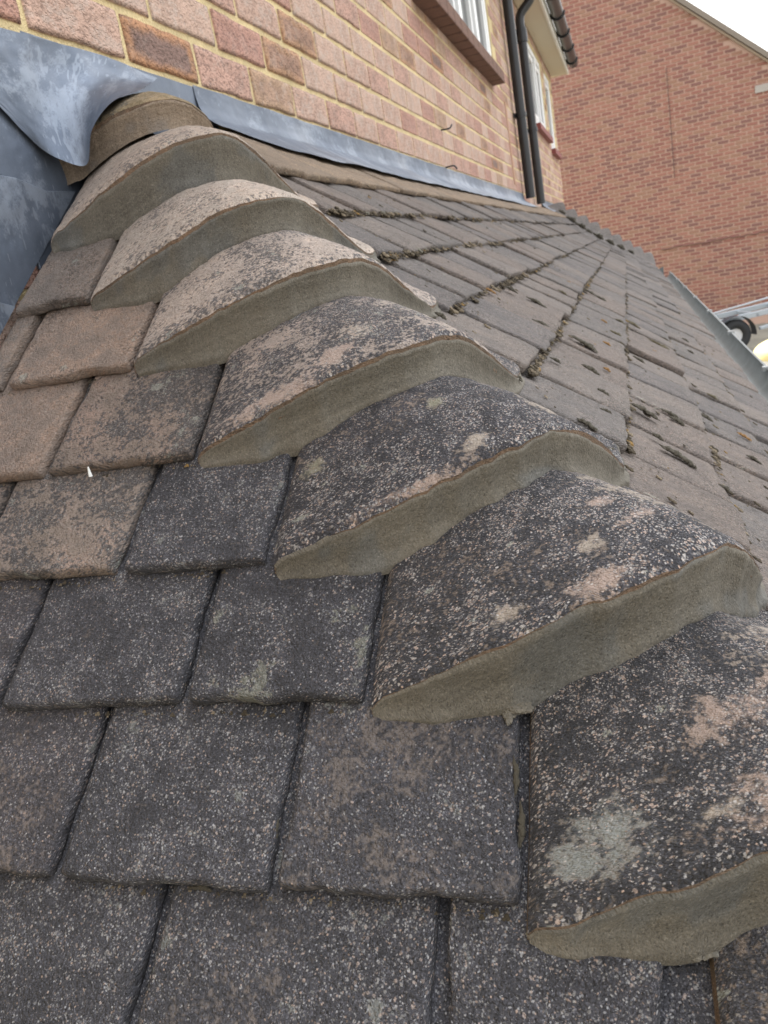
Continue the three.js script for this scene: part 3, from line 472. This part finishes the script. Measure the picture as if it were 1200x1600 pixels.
KKB.forEach((k, n) => bonnet(k, n, { label: bLabels[n], ...(n === 7 ? { t0: 0.14, t1: 0.68 } : {}), h: 0.09 + DH[n] }));
// one more course at the eaves, mostly outside the picture
// mortar beds: a curtain hung below each tail, down to what lies beneath
function mortarBed(bon, below, mat) {
  const { k, opt, topAt, m, n } = bon, nu = 120, nv = 16, s = n * 3.1, dirH = HIP(1).normalize();
  // heights of the surfaces below
  const G = []; if (below) for (let i = 0; i <= 90; i++) for (let j = 0; j <= 90; j++) G.push(bonnetPoint(below.k, i / 90, j / 90, below.opt));
  const low = P => {
    let y = -1e9; const kl = k - 1;
    const yl = (p => { const sl = p.x / A; return sl * B - TH / nL.y * 0.95 * 1; })(P), ym = (() => { const q = -P.z / C; return q * B - TH / nM.y * 0.95; })();
    const H = HIP(k); y = (P.x - H.x < 0.5 && P.z < H.z - (P.x - H.x)) ? yl : ym; y = Math.min(yl, ym);
    let bd = 1e9, by = -1e9; for (const g of G) { const d = (g.x - P.x) ** 2 + (g.z - P.z) ** 2; if (d < bd) { bd = d; by = g.y; } }
    if (bd < 0.00004) y = by; return y;
  };
  const cols = []; const hd = V(dirH.x, 0, dirH.z).normalize(), LEAN = 0.33;                        // the face is struck back under the tile
  for (let i = 0; i <= nu; i++) { const P = topAt(i / nu, 0); let y = low(P); for (let r = 0; r < 6; r++) y = 0.5 * y + 0.5 * low(P.clone().addScaledVector(hd, LEAN * (P.y - y))); cols.push({ P, y }); }
  cols.forEach(c => { c.y = Math.min(c.y, c.P.y - 0.010); }); for (let r = 0; r < 3; r++) for (let i = 1; i < nu; i++) cols[i].y = 0.5 * cols[i].y + 0.25 * (cols[i - 1].y + cols[i + 1].y);
  let arc = 0; const arcs = cols.map((c, i) => i ? arc += c.P.distanceTo(cols[i - 1].P) : 0);
  const g = gridGeo(nu, nv, (a, b, i, j) => {
    const c = cols[i], rag = 0.5 + 0.5 * noise3(arcs[i] * 40 + s, 2, s), top0 = c.P.y - 0.0010 - 0.0022 * noise3(arcs[i] * 20 + s, 7, s) - 0.0005 * noise3(arcs[i] * 90 + s, 7, s), bot = n === 7 ? c.y + 0.0035 : c.y - 0.008;
    const y = top0 + (bot - top0) * b, lip = 0.0024, hgt = Math.max(0.004, c.P.y - c.y), rel = clamp01((y - c.y) / hgt);
    let out = lip + 0.0012 * noise3(arcs[i] * 30, 3, s) - 0.0022 * Math.sin(Math.PI * clamp01(rel));
    out += 0.007 * Math.pow(1 - rel, 6) * rag + 0.003 * (1 - rel);                   // squeezed out where it meets the tile
    const Q = V(c.P.x, y, c.P.z).addScaledVector(hd, LEAN * Math.max(0, c.P.y - y));
    out += 0.0011 * noise3(arcs[i] * 11, y * 70, s) + 0.0005 * noise3(arcs[i] * 45, y * 150, s) + 0.0002 * noise3(arcs[i] * 260, y * 260, s);
    if (j === 0) out -= 0.004;
    return Q.addScaledVector(V(dirH.x, 0, dirH.z).normalize(), -out);
  }, (a, b, P) => [0, 0]);
  const p = g.attributes.position, uv = g.attributes.uv; for (let i = 0; i < p.count; i++) uv.setXY(i, arcs[i % (nu + 1)] / 0.42 + n * 0.37, (p.getY(i) - cols[i % (nu + 1)].P.y) / 0.21 + n * 0.21);
  const mm = mesh('mortar_bed', g, mat, m); mm.material.side = THREE.DoubleSide; mm.userData.label = n === 7 ? 'old tan mortar below the top bonnet tile' : 'fresh grey green mortar struck smooth under the bonnet tail';
}
bonnets.forEach((b, i) => mortarBed(b, i === 8 ? null : bonnets[i ? i - 1 : 8], i === 7 ? matOldMortar : matMortar));
console.log('bonnets');
// mortar squeezed out and smeared on the tiles next to the beds
{
  const q = new THREE.Quaternion().setFromRotationMatrix(axL);
  for (const [u, v, sx, sz, n, d] of [[808, 1102, 0.010, 0.005, 1, -0.008], [796, 1118, 0.0035, 0.006, 1, -0.010], [1075, 1470, 0.016, 0.009, 0, -0.012], [520, 884, 0.022, 0.006, 2, -0.010], [565, 876, 0.012, 0.005, 2, -0.008], [690, 1098, 0.02, 0.005, 1, -0.011], [345, 712, 0.014, 0.004, 3, -0.011]]) {
    const g = lump(u * 0.37, sx, 0.002, sz, 3), m = mesh('mortar_smear', g, matMortar, bonnets[n].m); const uv = new Float32Array(g.attributes.position.count * 2); for (let i = 0; i < g.attributes.position.count; i++) { uv[2 * i] = g.attributes.position.getX(i) / 0.42; uv[2 * i + 1] = g.attributes.position.getZ(i) / 0.21; } g.setAttribute('uv', new THREE.BufferAttribute(uv, 2));
    m.position.copy(onPlane(u, v, nL, d)); m.quaternion.copy(q);
  }
}
// far hip: its bonnets stand in profile at the other end
{
  const mirror = (P) => V(XF0 - P.x, P.y, P.z);
  for (let i = 0; i < 9; i++) {
    const k = i - 0.9 + 0.02;
    const g = gridGeo(16, 8, (s, t) => mirror(bonnetPoint(k, s, t * 0.95, { h: 0.15 })), (s, t) => [s * 0.6 + i * 0.2, t * 0.5 + i * 0.3]);
    const m = mesh('bonnet_tile', g, std(texMain, { ...tb, side: THREE.DoubleSide }), roof); m.userData.label = 'bonnet tile on the hip at the far end';
    const c = gridGeo(16, 3, (s, t) => { const P = mirror(bonnetPoint(k, s, 0, { h: 0.15 })); P.y -= 0.002 + t * (0.022 + 0.09 * bumpF(s)); return P; }, (s, t) => [s, t * 0.3]);
    mesh('mortar_bed', c, matMortar, m);
  }
}
// eaves: fascia, gutter with its brackets, and the low walls of the lean-to
{
  const ey = -B * 1.02, ez = C * 1.02, gy = ey - 0.062, gz = ez + 0.056, R = 0.052, xe = 8.3;
  const matGut = std((() => { const n = fbm(512, 512, 8, 8, 5, 811), g = lat(512, 512, 170, 170, 812); return colourTex(512, 512, (i, x, y, o) => { const k = 1 + 0.25 * n[i] + 0.12 * g[i]; o[0] = 0.12 * k; o[1] = 0.135 * k; o[2] = 0.135 * k; }); })(), { roughness: 0.45, side: THREE.DoubleSide });
  const prof = []; for (let i = 0; i <= 16; i++) { const a = Math.PI * i / 16; prof.push([gz - R * Math.cos(a), gy - R * Math.sin(a)]); }
  const gut = mesh('gutter', merge([gridGeo(16, 60, (s, t, i) => V(-0.15 + (xe + 0.15) * t, prof[i][1], prof[i][0]), (s, t) => [s * 0.5, t * 20]),
    gridGeo(16, 60, (s, t, i) => V(-0.15 + (xe + 0.15) * t, prof[i][1] + (i ? -0.003 : 0) * Math.sin(Math.PI * i / 16), prof[i][0] - 0.003 * Math.cos(Math.PI * i / 16)), (s, t) => [s * 0.5, t * 20]),
    box(-0.15, xe, gy - 0.002, gy + 0.005, gz + R - 0.001, gz + R + 0.006), new THREE.CylinderGeometry(R + 0.004, R + 0.004, 0.012, 24, 1, false, Math.PI / 2, Math.PI).rotateX(0).rotateZ(Math.PI / 2).translate(xe, gy, gz)]), matGut, roof);
  gut.userData.label = 'grey half round gutter along the eaves';
  for (let x = 0.5; x < xe; x += 0.92) {
    const a = []; for (let k = 0; k <= 12; k++) { const t = Math.PI * k / 12; a.push(V(0, gy - (R + 0.007) * Math.sin(t), gz - (R + 0.007) * Math.cos(t))); }
    const m = mesh('bracket', merge([new THREE.TubeGeometry(new THREE.CatmullRomCurve3(a), 20, 0.007, 6), box(-0.012, 0.012, gy - 0.004, gy + 0.010, gz + R - 0.012, gz + R + 0.012)]), flat(0.3, 0.31, 0.31, { roughness: 0.4 }), gut); m.position.x = x;
  }
  mesh('fascia_board', merge([box(-A * 1.02 + 0.03, XF0 + 0.05, ey - 0.17, ey - 0.03, ez - 0.03, ez - 0.008), box(-A * 1.02 + 0.008, -A * 1.02 + 0.029, ey - 0.17, ey - 0.03, ZW + 0.004, ez - 0.008)]), matWhite, roof);
  const wl = mesh('wall', merge([box(0.02, XF0 - 0.05, GROUND, ey - 0.12, ez - 0.25, ez - 0.14), box(-0.02, 0.10, GROUND, ey - 0.12, ZW + 0.004, ez - 0.14)]), flat(0.30, 0.19, 0.15, { roughness: 0.95 }), roof); wl.userData.label = 'low brick wall under the lean-to eaves';
}
// ------------------------------------------------------------------ lead
{
  // apron along the wall: up the wall, then out over the top course with a wavy edge
  const prof = [[ZW + 0.005, 0.697], [ZW + 0.0055, 0.682], [ZW + 0.008, 0.662], [ZW + 0.016, 0.644], [ZW + 0.045, 0.620], [ZW + 0.075, 0.5985], [ZW + 0.108, 0.577]];
  const sheet = (x0, x1, nm, label, mat, seed) => {
    const nu = Math.round((x1 - x0) * 60), g1 = gridGeo(nu, 24, (s, t) => {
      const x = x0 + (x1 - x0) * s, f = t * (prof.length - 1), i = Math.min(prof.length - 2, Math.floor(f)), u = f - i;
      let z = prof[i][0] + (prof[i + 1][0] - prof[i][0]) * u, y = prof[i][1] + (prof[i + 1][1] - prof[i][1]) * u;
      const w = sstep(0.35, 1, t), tuck = seed === 1 ? sstep(1.03, 1.22, x) : 1; if (t > 0.5) { const f2 = 0.35 + 0.65 * tuck; z = prof[3][0] + (z - prof[3][0]) * f2; y = prof[3][1] + (y - prof[3][1]) * f2; } y += w * (0.003 * noise3(x * 4 + seed, 1, 2) + 0.002 * noise3(x * 9 + seed, 3, 2)) + 0.001 * noise3(x * 20, y * 30, seed); z += w * (0.008 * noise3(x * 2.2 + seed, 5, 2) + 0.002 * noise3(x * 7, 6, seed));
      return V(x, y + w * 0.004, z);
    }, (s, t) => [(x0 + (x1 - x0) * s) / 0.9, t * 0.2 / 0.9 + seed * 0.1]);
    const m = mesh('lead_apron', g1, mat, house); mat.side = THREE.DoubleSide; m.userData.label = label; return m;
  };
  mesh('lead_apron', gridGeo(30, 8, (s1, t) => { const x = 0.60 + 0.50 * s1, y = 0.694 - 0.13 * t; return V(x, y, ZW + 0.004 + 0.0008 * noise3(x * 20, y * 20, 2)); }, (s1, t) => [s1 * 0.5, t * 0.15]), matLead, house).userData.label = 'lead behind the top bonnet tile';
  sheet(1.03, 3.05, 'a', 'pale lead apron between the brick wall and the top tiles', matLead, 1); sheet(3.0, 5.92, 'b', 'pale lead apron running on towards the drainpipes', matLead, 3);
  sheet(7.3, 9.6, 'c', 'lead apron at the far end of the roof', matLead, 6);
  // the sheet dressed over the top bonnet, a lofted patch through rows of points
  const Wp = (u, v, d = 0.012) => onPlane(u, v, V(0, 0, 1), ZW + d);
  const rows = [
    [Wp(-60, 22), Wp(0, 43), Wp(60, 58), Wp(115, 73), Wp(165, 89), Wp(205, 105), Wp(245, 122)],
    [Wp(-55, 70), Wp(0, 88), Wp(60, 104, 0.008), Wp(112, 112, 0.012), Wp(160, 117, 0.018), Wp(200, 121, 0.022), Wp(240, 128, 0.022)],
    [Wp(-40, 110), Wp(14, 138), Wp(66, 152, 0.012), Wp(112, 153, 0.022), Wp(155, 143, 0.036), Wp(192, 134, 0.044), Wp(232, 133, 0.048)],
    [Wp(-20, 140), Wp(38, 188), Wp(80, 203, 0.018), Wp(120, 203, 0.040), Wp(150, 173, 0.058), Wp(180, 150, 0.068), Wp(224, 138, 0.074)],
    [Wp(0, 165), Wp(62, 232), Wp(95, 250, 0.028), Wp(134, 258, 0.052), Wp(141, 205, 0.078), Wp(172, 162, 0.092), Wp(215, 142, 0.098)]];
  const cr = rows.map(r => new THREE.CatmullRomCurve3(r, false, 'centripetal'));
  const g = gridGeo(80, 50, (s, t) => { const c = new THREE.CatmullRomCurve3(cr.map(q => q.getPoint(s)), false, 'centripetal').getPoint(t); c.z += 0.0012 * noise3(c.x * 50, c.y * 50, 3) + 0.003 * noise3(c.x * 14, c.y * 14, 8); return c; }, (s, t) => [s * 0.55 + 0.1, t * 0.3 + 0.45]);
  const cover = mesh('lead_cover', g, matLead, house); cover.userData.label = 'lead sheet dressed over the top bonnet tile';
  // stepped pieces down the wall on the hip end, each turned out over the tiles
  const stepPiece = (poly, d, seed, label) => {
    const cx = poly.map(p => Wp(p[0], p[1], d)), sh = new THREE.Shape(cx.map(p => new THREE.Vector2(p.x, p.y)));
    const eg = new THREE.ExtrudeGeometry(sh, { depth: 0.0025, bevelEnabled: true, bevelSize: 0.001, bevelThickness: 0.001, bevelSegments: 1 }); eg.translate(0, 0, ZW + d);
    const p = eg.attributes.position, uv = eg.attributes.uv; for (let i = 0; i < p.count; i++) uv.setXY(i, p.getX(i) / 0.5 + seed * 0.31, p.getY(i) / 0.5 + seed * 0.17);
    const m = mesh('lead_step', eg, matLead, house); m.userData.label = label; return m;
  };
  stepPiece([[-160, 90], [0, 158], [60, 180], [150, 250], [150, 300], [60, 420], [22, 282], [-160, 220]], 0.002, 1, 'upper stepped lead flashing beside the hip tiles');
  stepPiece([[-200, 240], [22, 280], [70, 300], [115, 300], [5, 505], [-60, 620], [-200, 560]], 0.005, 2, 'middle stepped lead flashing, streaked white');
  stepPiece([[-300, 470], [-20, 470], [20, 480], [-60, 630], [-140, 760], [-300, 760]], 0.008, 3, 'lower stepped lead flashing');
}
console.log('lead');

// ------------------------------------------------------------------ neighbouring house
{
  const nb = thing('gable_house', 'red brick gable wall of the house across the drive', 'house');
  nb.position.set(19.5, 0, 0); nb.rotation.y = -0.1;
  const roofY = z => 4.51 - (z - 1.12) * 0.906, ZR = -1.5, zEnd = 4.6;
  const sh = new THREE.Shape([new THREE.Vector2(-9, GROUND), new THREE.Vector2(zEnd, GROUND), new THREE.Vector2(zEnd, roofY(zEnd)), new THREE.Vector2(ZR, roofY(ZR)), new THREE.Vector2(-9, roofY(ZR) - 0.906 * 7.5)]);
  const wg = new THREE.ExtrudeGeometry(sh, { depth: 8, bevelEnabled: false }); wg.rotateY(-Math.PI / 2); wg.scale(1, 1, 1); wg.translate(8.004, 0, 0);
  const matNJ = flat(0.45, 0.305, 0.245, { roughness: 0.95 });
  const wall = mesh('wall', wg, matNJ, nb); wall.userData.label = 'pale pink mortar of the red gable wall';
  const bm = [[0.255, 0.115, 0.088], [0.225, 0.10, 0.08], [0.29, 0.14, 0.105], [0.19, 0.095, 0.08], [0.27, 0.15, 0.105]].map(c => flat(...c, { roughness: 0.95 }));
  const PX = 0.225, PY = 0.0755, bg = new THREE.BoxGeometry(0.012, 0.052, 0.196), list = [], r = rng(909);
  for (let row = 0; row < 102; row++) for (let i = -12; i < 16; i++) {
    const y = -1.9 + row * PY, z = i * PX + (row & 1 ? PX / 2 : 0) + (r() - 0.5) * 0.006; if (z < -1.9 || y + 0.04 > roofY(z + 0.1)) continue;
    list.push({ y, z, m: Math.floor(r() * 5), d: Math.hypot(y - 0.8, z - 1) });
  }
  list.sort((a, b) => a.d - b.d); const rest = bm.map(() => []);
  list.forEach((b, n) => { if (n < 300) { const m = mesh('brick', bg, bm[b.m], wall); m.position.set(-0.003, b.y, b.z); } else rest[b.m].push(plain(bg).clone().translate(-0.003, b.y, b.z)); });
  rest.forEach((l, i) => { const m = mesh('brick_courses', mergeGeometries(l), bm[i], wall); m.userData.kind = 'stuff'; });
  // verge of the roof
  const ang = Math.atan(0.906), slope = (z0, z1, dir) => { const len = Math.hypot(z1 - z0, (z1 - z0) * 0.906); const g = new THREE.BoxGeometry(8.3, 0.09, len); g.rotateX(dir * ang); return g; };
  const zc = (ZR + zEnd + 0.2) / 2; const s1 = slope(ZR, zEnd + 0.2, 1); s1.translate(4.0, roofY(zc) + 0.06, zc); const zc2 = (ZR - 9.2) / 2, s2 = slope(-9.2, ZR, -1); s2.translate(4.0, roofY(ZR) - 0.906 * (ZR - zc2) + 0.06, zc2);
  mesh('roof', merge([s1, s2]), flat(0.20, 0.17, 0.14, { roughness: 0.9 }), nb);
  const vb = new THREE.BoxGeometry(0.05, 0.035, Math.hypot(zEnd + 0.2 - ZR, (zEnd + 0.2 - ZR) * 0.906)); vb.rotateX(ang); vb.translate(-0.05, roofY(zc) - 0.04, zc); mesh('verge_board', vb, flat(0.34, 0.27, 0.20), nb);
  // a cable down the wall and a pale plate
  mesh('cable', new THREE.TubeGeometry(new THREE.LineCurve3(V(-0.02, 3.3, 0.92), V(-0.02, 1.15, 0.93)), 4, 0.007, 6), flat(0.13, 0.075, 0.065), nb);
  const wp = []; for (let i = 0; i <= 40; i++) wp.push(V(-0.02, -0.26 + 0.02 * noise3(i * 0.7, 1, 1), 0.55 + i * 0.06)); mesh('pipe_run', new THREE.TubeGeometry(new THREE.CatmullRomCurve3(wp), 60, 0.014, 6), flat(0.17, 0.08, 0.065), nb).userData.label = 'dark line running across the lower wall';
  mesh('plate', box(-0.03, -0.006, 2.42, 2.56, 2.55, 3.1), flat(0.33, 0.30, 0.27), nb);
}
// ------------------------------------------------------------------ trailer and bag on the drive
{
  const t = thing('trailer', 'galvanised steel trailer standing in front of the red gable wall', 'trailer');
  const steel = flat(0.42, 0.46, 0.50, { roughness: 0.42, metalness: 0.6 }), rubber = flat(0.022, 0.023, 0.026, { roughness: 0.85 }), rimM = flat(0.55, 0.56, 0.58, { roughness: 0.4, metalness: 0.3 });
  const P = onPlane(1148, 522, V(1, 0, 0), 15.8); t.position.set(P.x, GROUND, P.z); t.rotation.y = 0.30;
  const R = 0.29; // local: x across (axle), z along the drawbar, forward to +z
  const tube = (p, q, w, h, name, mat = steel) => { const d = q.clone().sub(p), L = d.length(); const g = new RoundedBoxGeometry(w, h, L, 1, 0.008); g.lookAt(d.normalize()); g.translate((p.x + q.x) / 2, (p.y + q.y) / 2, (p.z + q.z) / 2); return mesh(name, g, mat, t); };
  for (const s of [0, 1]) {
    const x = s * 1.15, w = mesh('wheel', new THREE.CylinderGeometry(0.06, 0.06, 0.17, 16).rotateZ(Math.PI / 2), rimM, t); w.position.set(x, R, 0);
    mesh('tyre', new THREE.TorusGeometry(R - 0.085, 0.085, 14, 36).rotateY(Math.PI / 2), rubber, w);
    mesh('rim', new THREE.LatheGeometry([[0.02, 0.02], [0.06, 0.035], [0.09, 0.02], [0.13, 0.03], [0.15, 0.055], [0.16, 0.06]].map(q => new THREE.Vector2(q[0], q[1])), 28).rotateZ(Math.PI / 2), rimM, w).material.side = THREE.DoubleSide;
    const a0 = -0.1, a1 = Math.PI + 0.1; mesh('mudguard', gridGeo(24, 4, (i, j) => { const a = a0 + (a1 - a0) * i; return V(x + (j - 0.5) * 0.22, R + (R + 0.06) * Math.sin(a), (R + 0.06) * Math.cos(a)); }, (i, j) => [i, j]), flat(0.035, 0.04, 0.05, { side: THREE.DoubleSide, roughness: 0.5 }), t);
    tube(V(0.18 + s * 0.8, 0.50, -1.1), V(0.18 + s * 0.8, 0.62, 1.15), 0.06, 0.10, 'chassis_rail');
  }
  tube(V(-0.02, 0.74, -0.5), V(-0.02, 0.90, 1.05), 0.03, 0.03, 'side_rail'); tube(V(0.18, 0.62, 0.9), V(0.20, 1.02, 0.98), 0.08, 0.08, 'post'); tube(V(-0.02, 0.55, -0.5), V(-0.02, 0.76, -0.5), 0.03, 0.03, 'post'); tube(V(0, 0.34, 0.45), V(0.0, 0.42, 1.2), 0.07, 0.06, 'step_beam');
  for (const z of [-1.0, -0.2, 0.5, 1.1]) tube(V(0.15, 0.545 + z * 0.05, z), V(1.05, 0.545 + z * 0.05, z), 0.05, 0.07, 'cross_member'); tube(V(0.05, R, 0), V(1.1, R, 0), 0.05, 0.05, 'axle'); tube(V(0.6, 0.6, 1.15), V(0.6, 0.5, 2.3), 0.07, 0.07, 'drawbar');
}
{
  const b = thing('bulk_bag', 'bright yellow and white bag in the sun beyond the gutter', 'bag');
  const P = onPlane(1200, 528, V(1, 0, 0), 11.4); b.position.set(P.x, GROUND, P.z + 0.28);
  const H = P.y - GROUND, shape = (s, t) => { const a = s * Math.PI * 2, r0 = t < 0.75 ? 0.42 + 0.05 * Math.sin(Math.PI * t) : 0.45 * Math.sqrt(Math.max(0, 1 - ((t - 0.75) / 0.25) ** 2)), sq = 1 / Math.pow(Math.abs(Math.cos(a)) ** 4 + Math.abs(Math.sin(a)) ** 4, 0.25); const r = r0 * (0.5 + 0.5 * sq) * (1 + 0.05 * noise3(Math.cos(a) * 3, t * 5, Math.sin(a) * 3)); return V(r * Math.cos(a), t * H, r * Math.sin(a)); };
  mesh('sack', gridGeo(48, 30, shape, (s, t) => [s, t]), flat(0.72, 0.62, 0.30, { roughness: 0.8, side: THREE.DoubleSide }), b);
  mesh('panel', gridGeo(20, 16, (s, t) => { const P2 = shape(0.30 + s * 0.38, 0.12 + t * 0.58); return P2.multiply(V(1.012, 1, 1.012)); }, (s, t) => [s, t]), flat(0.8, 0.79, 0.74, { roughness: 0.8, side: THREE.DoubleSide }), b).userData.label = 'white panel of the bag';
}
// ------------------------------------------------------------------ moss, crumbs
const mossM = [flat(0.058, 0.050, 0.036, { roughness: 1 }), flat(0.09, 0.075, 0.045, { roughness: 1 }), flat(0.22, 0.12, 0.045, { roughness: 1 }), flat(0.16, 0.15, 0.12, { roughness: 1 })];
{
  const r = rng(4321), shapes = []; for (let i = 0; i < 7; i++) {   // a ragged strand: small lumps strung along a bent line, thinner at its ends
    const l = []; for (let k = 0; k < 15; k++) { const t = k / 14 * 2 - 1, w = Math.sqrt(1 - t * t * 0.92); const g = lump(i * 7.1 + k * 1.7, (0.7 + 0.6 * r()) * w, (0.5 + 0.5 * r()) * w, 0.16 + 0.10 * r(), 1); g.translate((r() - 0.5) * 0.8 + 0.9 * (1 - t * t), 0, t * 0.9); l.push(g); }
    shapes.push(mergeGeometries(l));
  }
  // [pixel u, v, length across the slope in m, kind]; length runs down the slope, as the crescents on the photograph do
  const spots = [[850, 505, 0.045, 0], [828, 505, 0.03, 0], [768, 452, 0.022, 2], [755, 440, 0.02, 0], [690, 490, 0.02, 0], [808, 585, 0.022, 0], [915, 535, 0.06, 0], [925, 575, 0.035, 0], [880, 455, 0.03, 1], [905, 425, 0.03, 2], [890, 440, 0.02, 2], [922, 455, 0.05, 0], [940, 465, 0.05, 0], [960, 470, 0.02, 0], [970, 500, 0.03, 1], [990, 505, 0.05, 1], [1015, 503, 0.03, 0], [965, 520, 0.035, 1], [950, 535, 0.02, 2], [1035, 540, 0.08, 1], [1025, 548, 0.02, 2], [1072, 530, 0.03, 0], [1040, 528, 0.03, 0], [1080, 548, 0.025, 0], [1010, 640, 0.05, 0], [1050, 645, 0.04, 0], [1060, 655, 0.03, 0], [945, 610, 0.022, 0], [950, 575, 0.015, 2], [1060, 708, 0.05, 0], [1085, 725, 0.012, 0], [1165, 680, 0.03, 2], [1115, 618, 0.03, 1], [1135, 760, 0.02, 0], [1180, 715, 0.03, 0], [920, 660, 0.028, 0], [870, 560, 0.02, 0], [860, 530, 0.016, 1], [843, 535, 0.02, 3], [1030, 680, 0.02, 0], [800, 450, 0.03, 0], [840, 470, 0.05, 0], [655, 388, 0.018, 3], [680, 387, 0.02, 0], [665, 386, 0.012, 3], [600, 330, 0.010, 3], [620, 331, 0.010, 3], [575, 331, 0.010, 3], [950, 640, 0.02, 0], [955, 700, 0.02, 0], [945, 500, 0.018, 2], [1105, 650, 0.03, 0], [1000, 560, 0.03, 0]];
  for (const [u, v, s, kd] of spots) {
    const P = onPlane(u, v, nM, 0.0); const m = mesh('moss_clump', shapes[Math.floor(r() * 7)], mossM[kd]); m.position.copy(P).addScaledVector(nM, -0.003);
    m.quaternion.copy(qM); m.rotateY((r() - 0.5) * 0.5); m.scale.set(0.085 * s + 0.0018, 0.035 * s + 0.0022, 0.38 * s);
    const row = ['lowest', 'second', 'third', 'fourth', 'fifth', 'sixth', 'seventh', 'eighth', 'ninth'][Math.max(0, Math.min(8, Math.floor(-P.z / C + 1.1)))];
    top(m, ['dark brown moss clump', 'olive moss clump', 'orange moss clump', 'grey moss crumb'][kd] + ` on the ${row} tile course up from the gutter`, 'moss', ['dark moss clumps', 'olive moss clumps', 'orange moss clumps', 'grey moss crumbs'][kd]);
  }
  for (const [u, v, s, along] of [[427, 1300, 0.03, 1], [283, 1072, 0.025, 1], [312, 1390, 0.022, 0], [568, 1040, 0.025, 1], [803, 1215, 0.03, 1], [812, 1290, 0.03, 1], [62, 705, 0.02, 1], [426, 790, 0.02, 1], [560, 1385, 0.02, 0]]) {
    const P = onPlane(u, v, nL, along ? -0.009 : -0.010), m = mesh('moss_clump', shapes[Math.floor(r() * 7)], mossM[0]); m.position.copy(P); m.quaternion.copy(qL); m.rotateY(along ? -0.03 : Math.PI / 2); m.scale.set(0.0016, 0.0020, 0.4 * s);
    top(m, along ? 'dark brown moss tucked in a joint of the hip end tiles' : 'dark brown moss under a tile tail of the hip end', 'moss', 'dark moss on the hip end');
  }
  for (const [u, v, s] of [[878, 332, 0.10], [893, 344, 0.13], [908, 354, 0.13], [920, 362, 0.08], [935, 370, 0.13], [953, 379, 0.11], [970, 387, 0.11], [986, 394, 0.09]]) {
    const P = onPlane(u, v, nM, 0.03), m = mesh('moss_clump', shapes[Math.floor(r() * 7)], mossM[0]); m.position.copy(P); m.quaternion.copy(qM); m.scale.set(0.25 * s, 0.2 * s, 0.3 * s); top(m, 'dark moss clump at a bonnet tail of the far hip', 'moss', 'dark moss on the far hip');
  }
  // crumbs of mortar and grit, too many to count
  const cg = mergeGeometries([0, 1, 2, 3].map(i => lump(i * 3.3 + 1, 0.7, 0.6, 0.7, 1).translate([0, 0.8, -0.6, 0.3][i], [0, 0.1, 0.2, 0.4][i], [0, 0.5, 0.7, -0.7][i]))), N = 4200, im = new THREE.InstancedMesh(cg, flat(0.15, 0.13, 0.10, { roughness: 1 }), N), M4 = new THREE.Matrix4(), col = new THREE.Color(); let c = 0;
  while (c < N) {
    const kind = r(); let P, q; let s = 0.0005 + 0.0017 * r() ** 4;
    if (kind < 0.93) { const k = Math.floor(r() * 8) - 1 - 0.08, x = A * k + sR + 0.02 + r() * r() * 3.5; const at = r() < 0.86; if (at && r() < 0.75 && noise3(x * 9, k, 5) < 0.1) continue; P = V(x, 0, 0).addScaledVector(upM, k * gM + (at ? -0.001 - r() * 0.004 : r() * gM)).addScaledVector(nM, at ? -TH * (0.25 + 0.7 * r()) : -TH * 0.5); q = qM; if (at) s *= 1.5; }
    else { const k = [0, 1, 2, 3, 4][Math.floor(r() * 5)], z0 = LJ[k][0], z = z0 - r() * 0.3; if (z < ZW + 0.03) continue; P = V(0, 0, z).addScaledVector(upL, KKL[k] * gL - 0.002 - r() * 0.005).addScaledVector(nL, -TH + 0.001); q = qL; }
    if (q === qL) s *= 0.4; M4.compose(P, q, V(s * (1 + r()), s, s * (1 + r()))); im.setMatrixAt(c, M4); const k2 = r() ** 2; if (r() < 0.03) col.setRGB(1.5, 1.05, 0.45); else col.setRGB(0.3 + 1.3 * k2, 0.27 + 1.2 * k2, 0.22 + 1.1 * k2); im.setColorAt(c, col); c++;
  }
  im.name = 'grit'; im.castShadow = im.receiveShadow = true; im.userData = { kind: 'stuff', label: 'grit and mortar crumbs lying along the tile edges', category: 'grit' }; scene.add(im);
  // white chip on the hip end
  const P = onPlane(141, 742, nL, 0.001), f = mesh('white_chip', new THREE.CylinderGeometry(0.0007, 0.002, 0.009, 6).translate(0, 0.003, 0), flat(0.75, 0.76, 0.74)); f.position.copy(P); top(f, 'small white chip stuck at a tile edge on the hip end', 'chip');
}
console.log('done');
renderer.render(scene, camera);
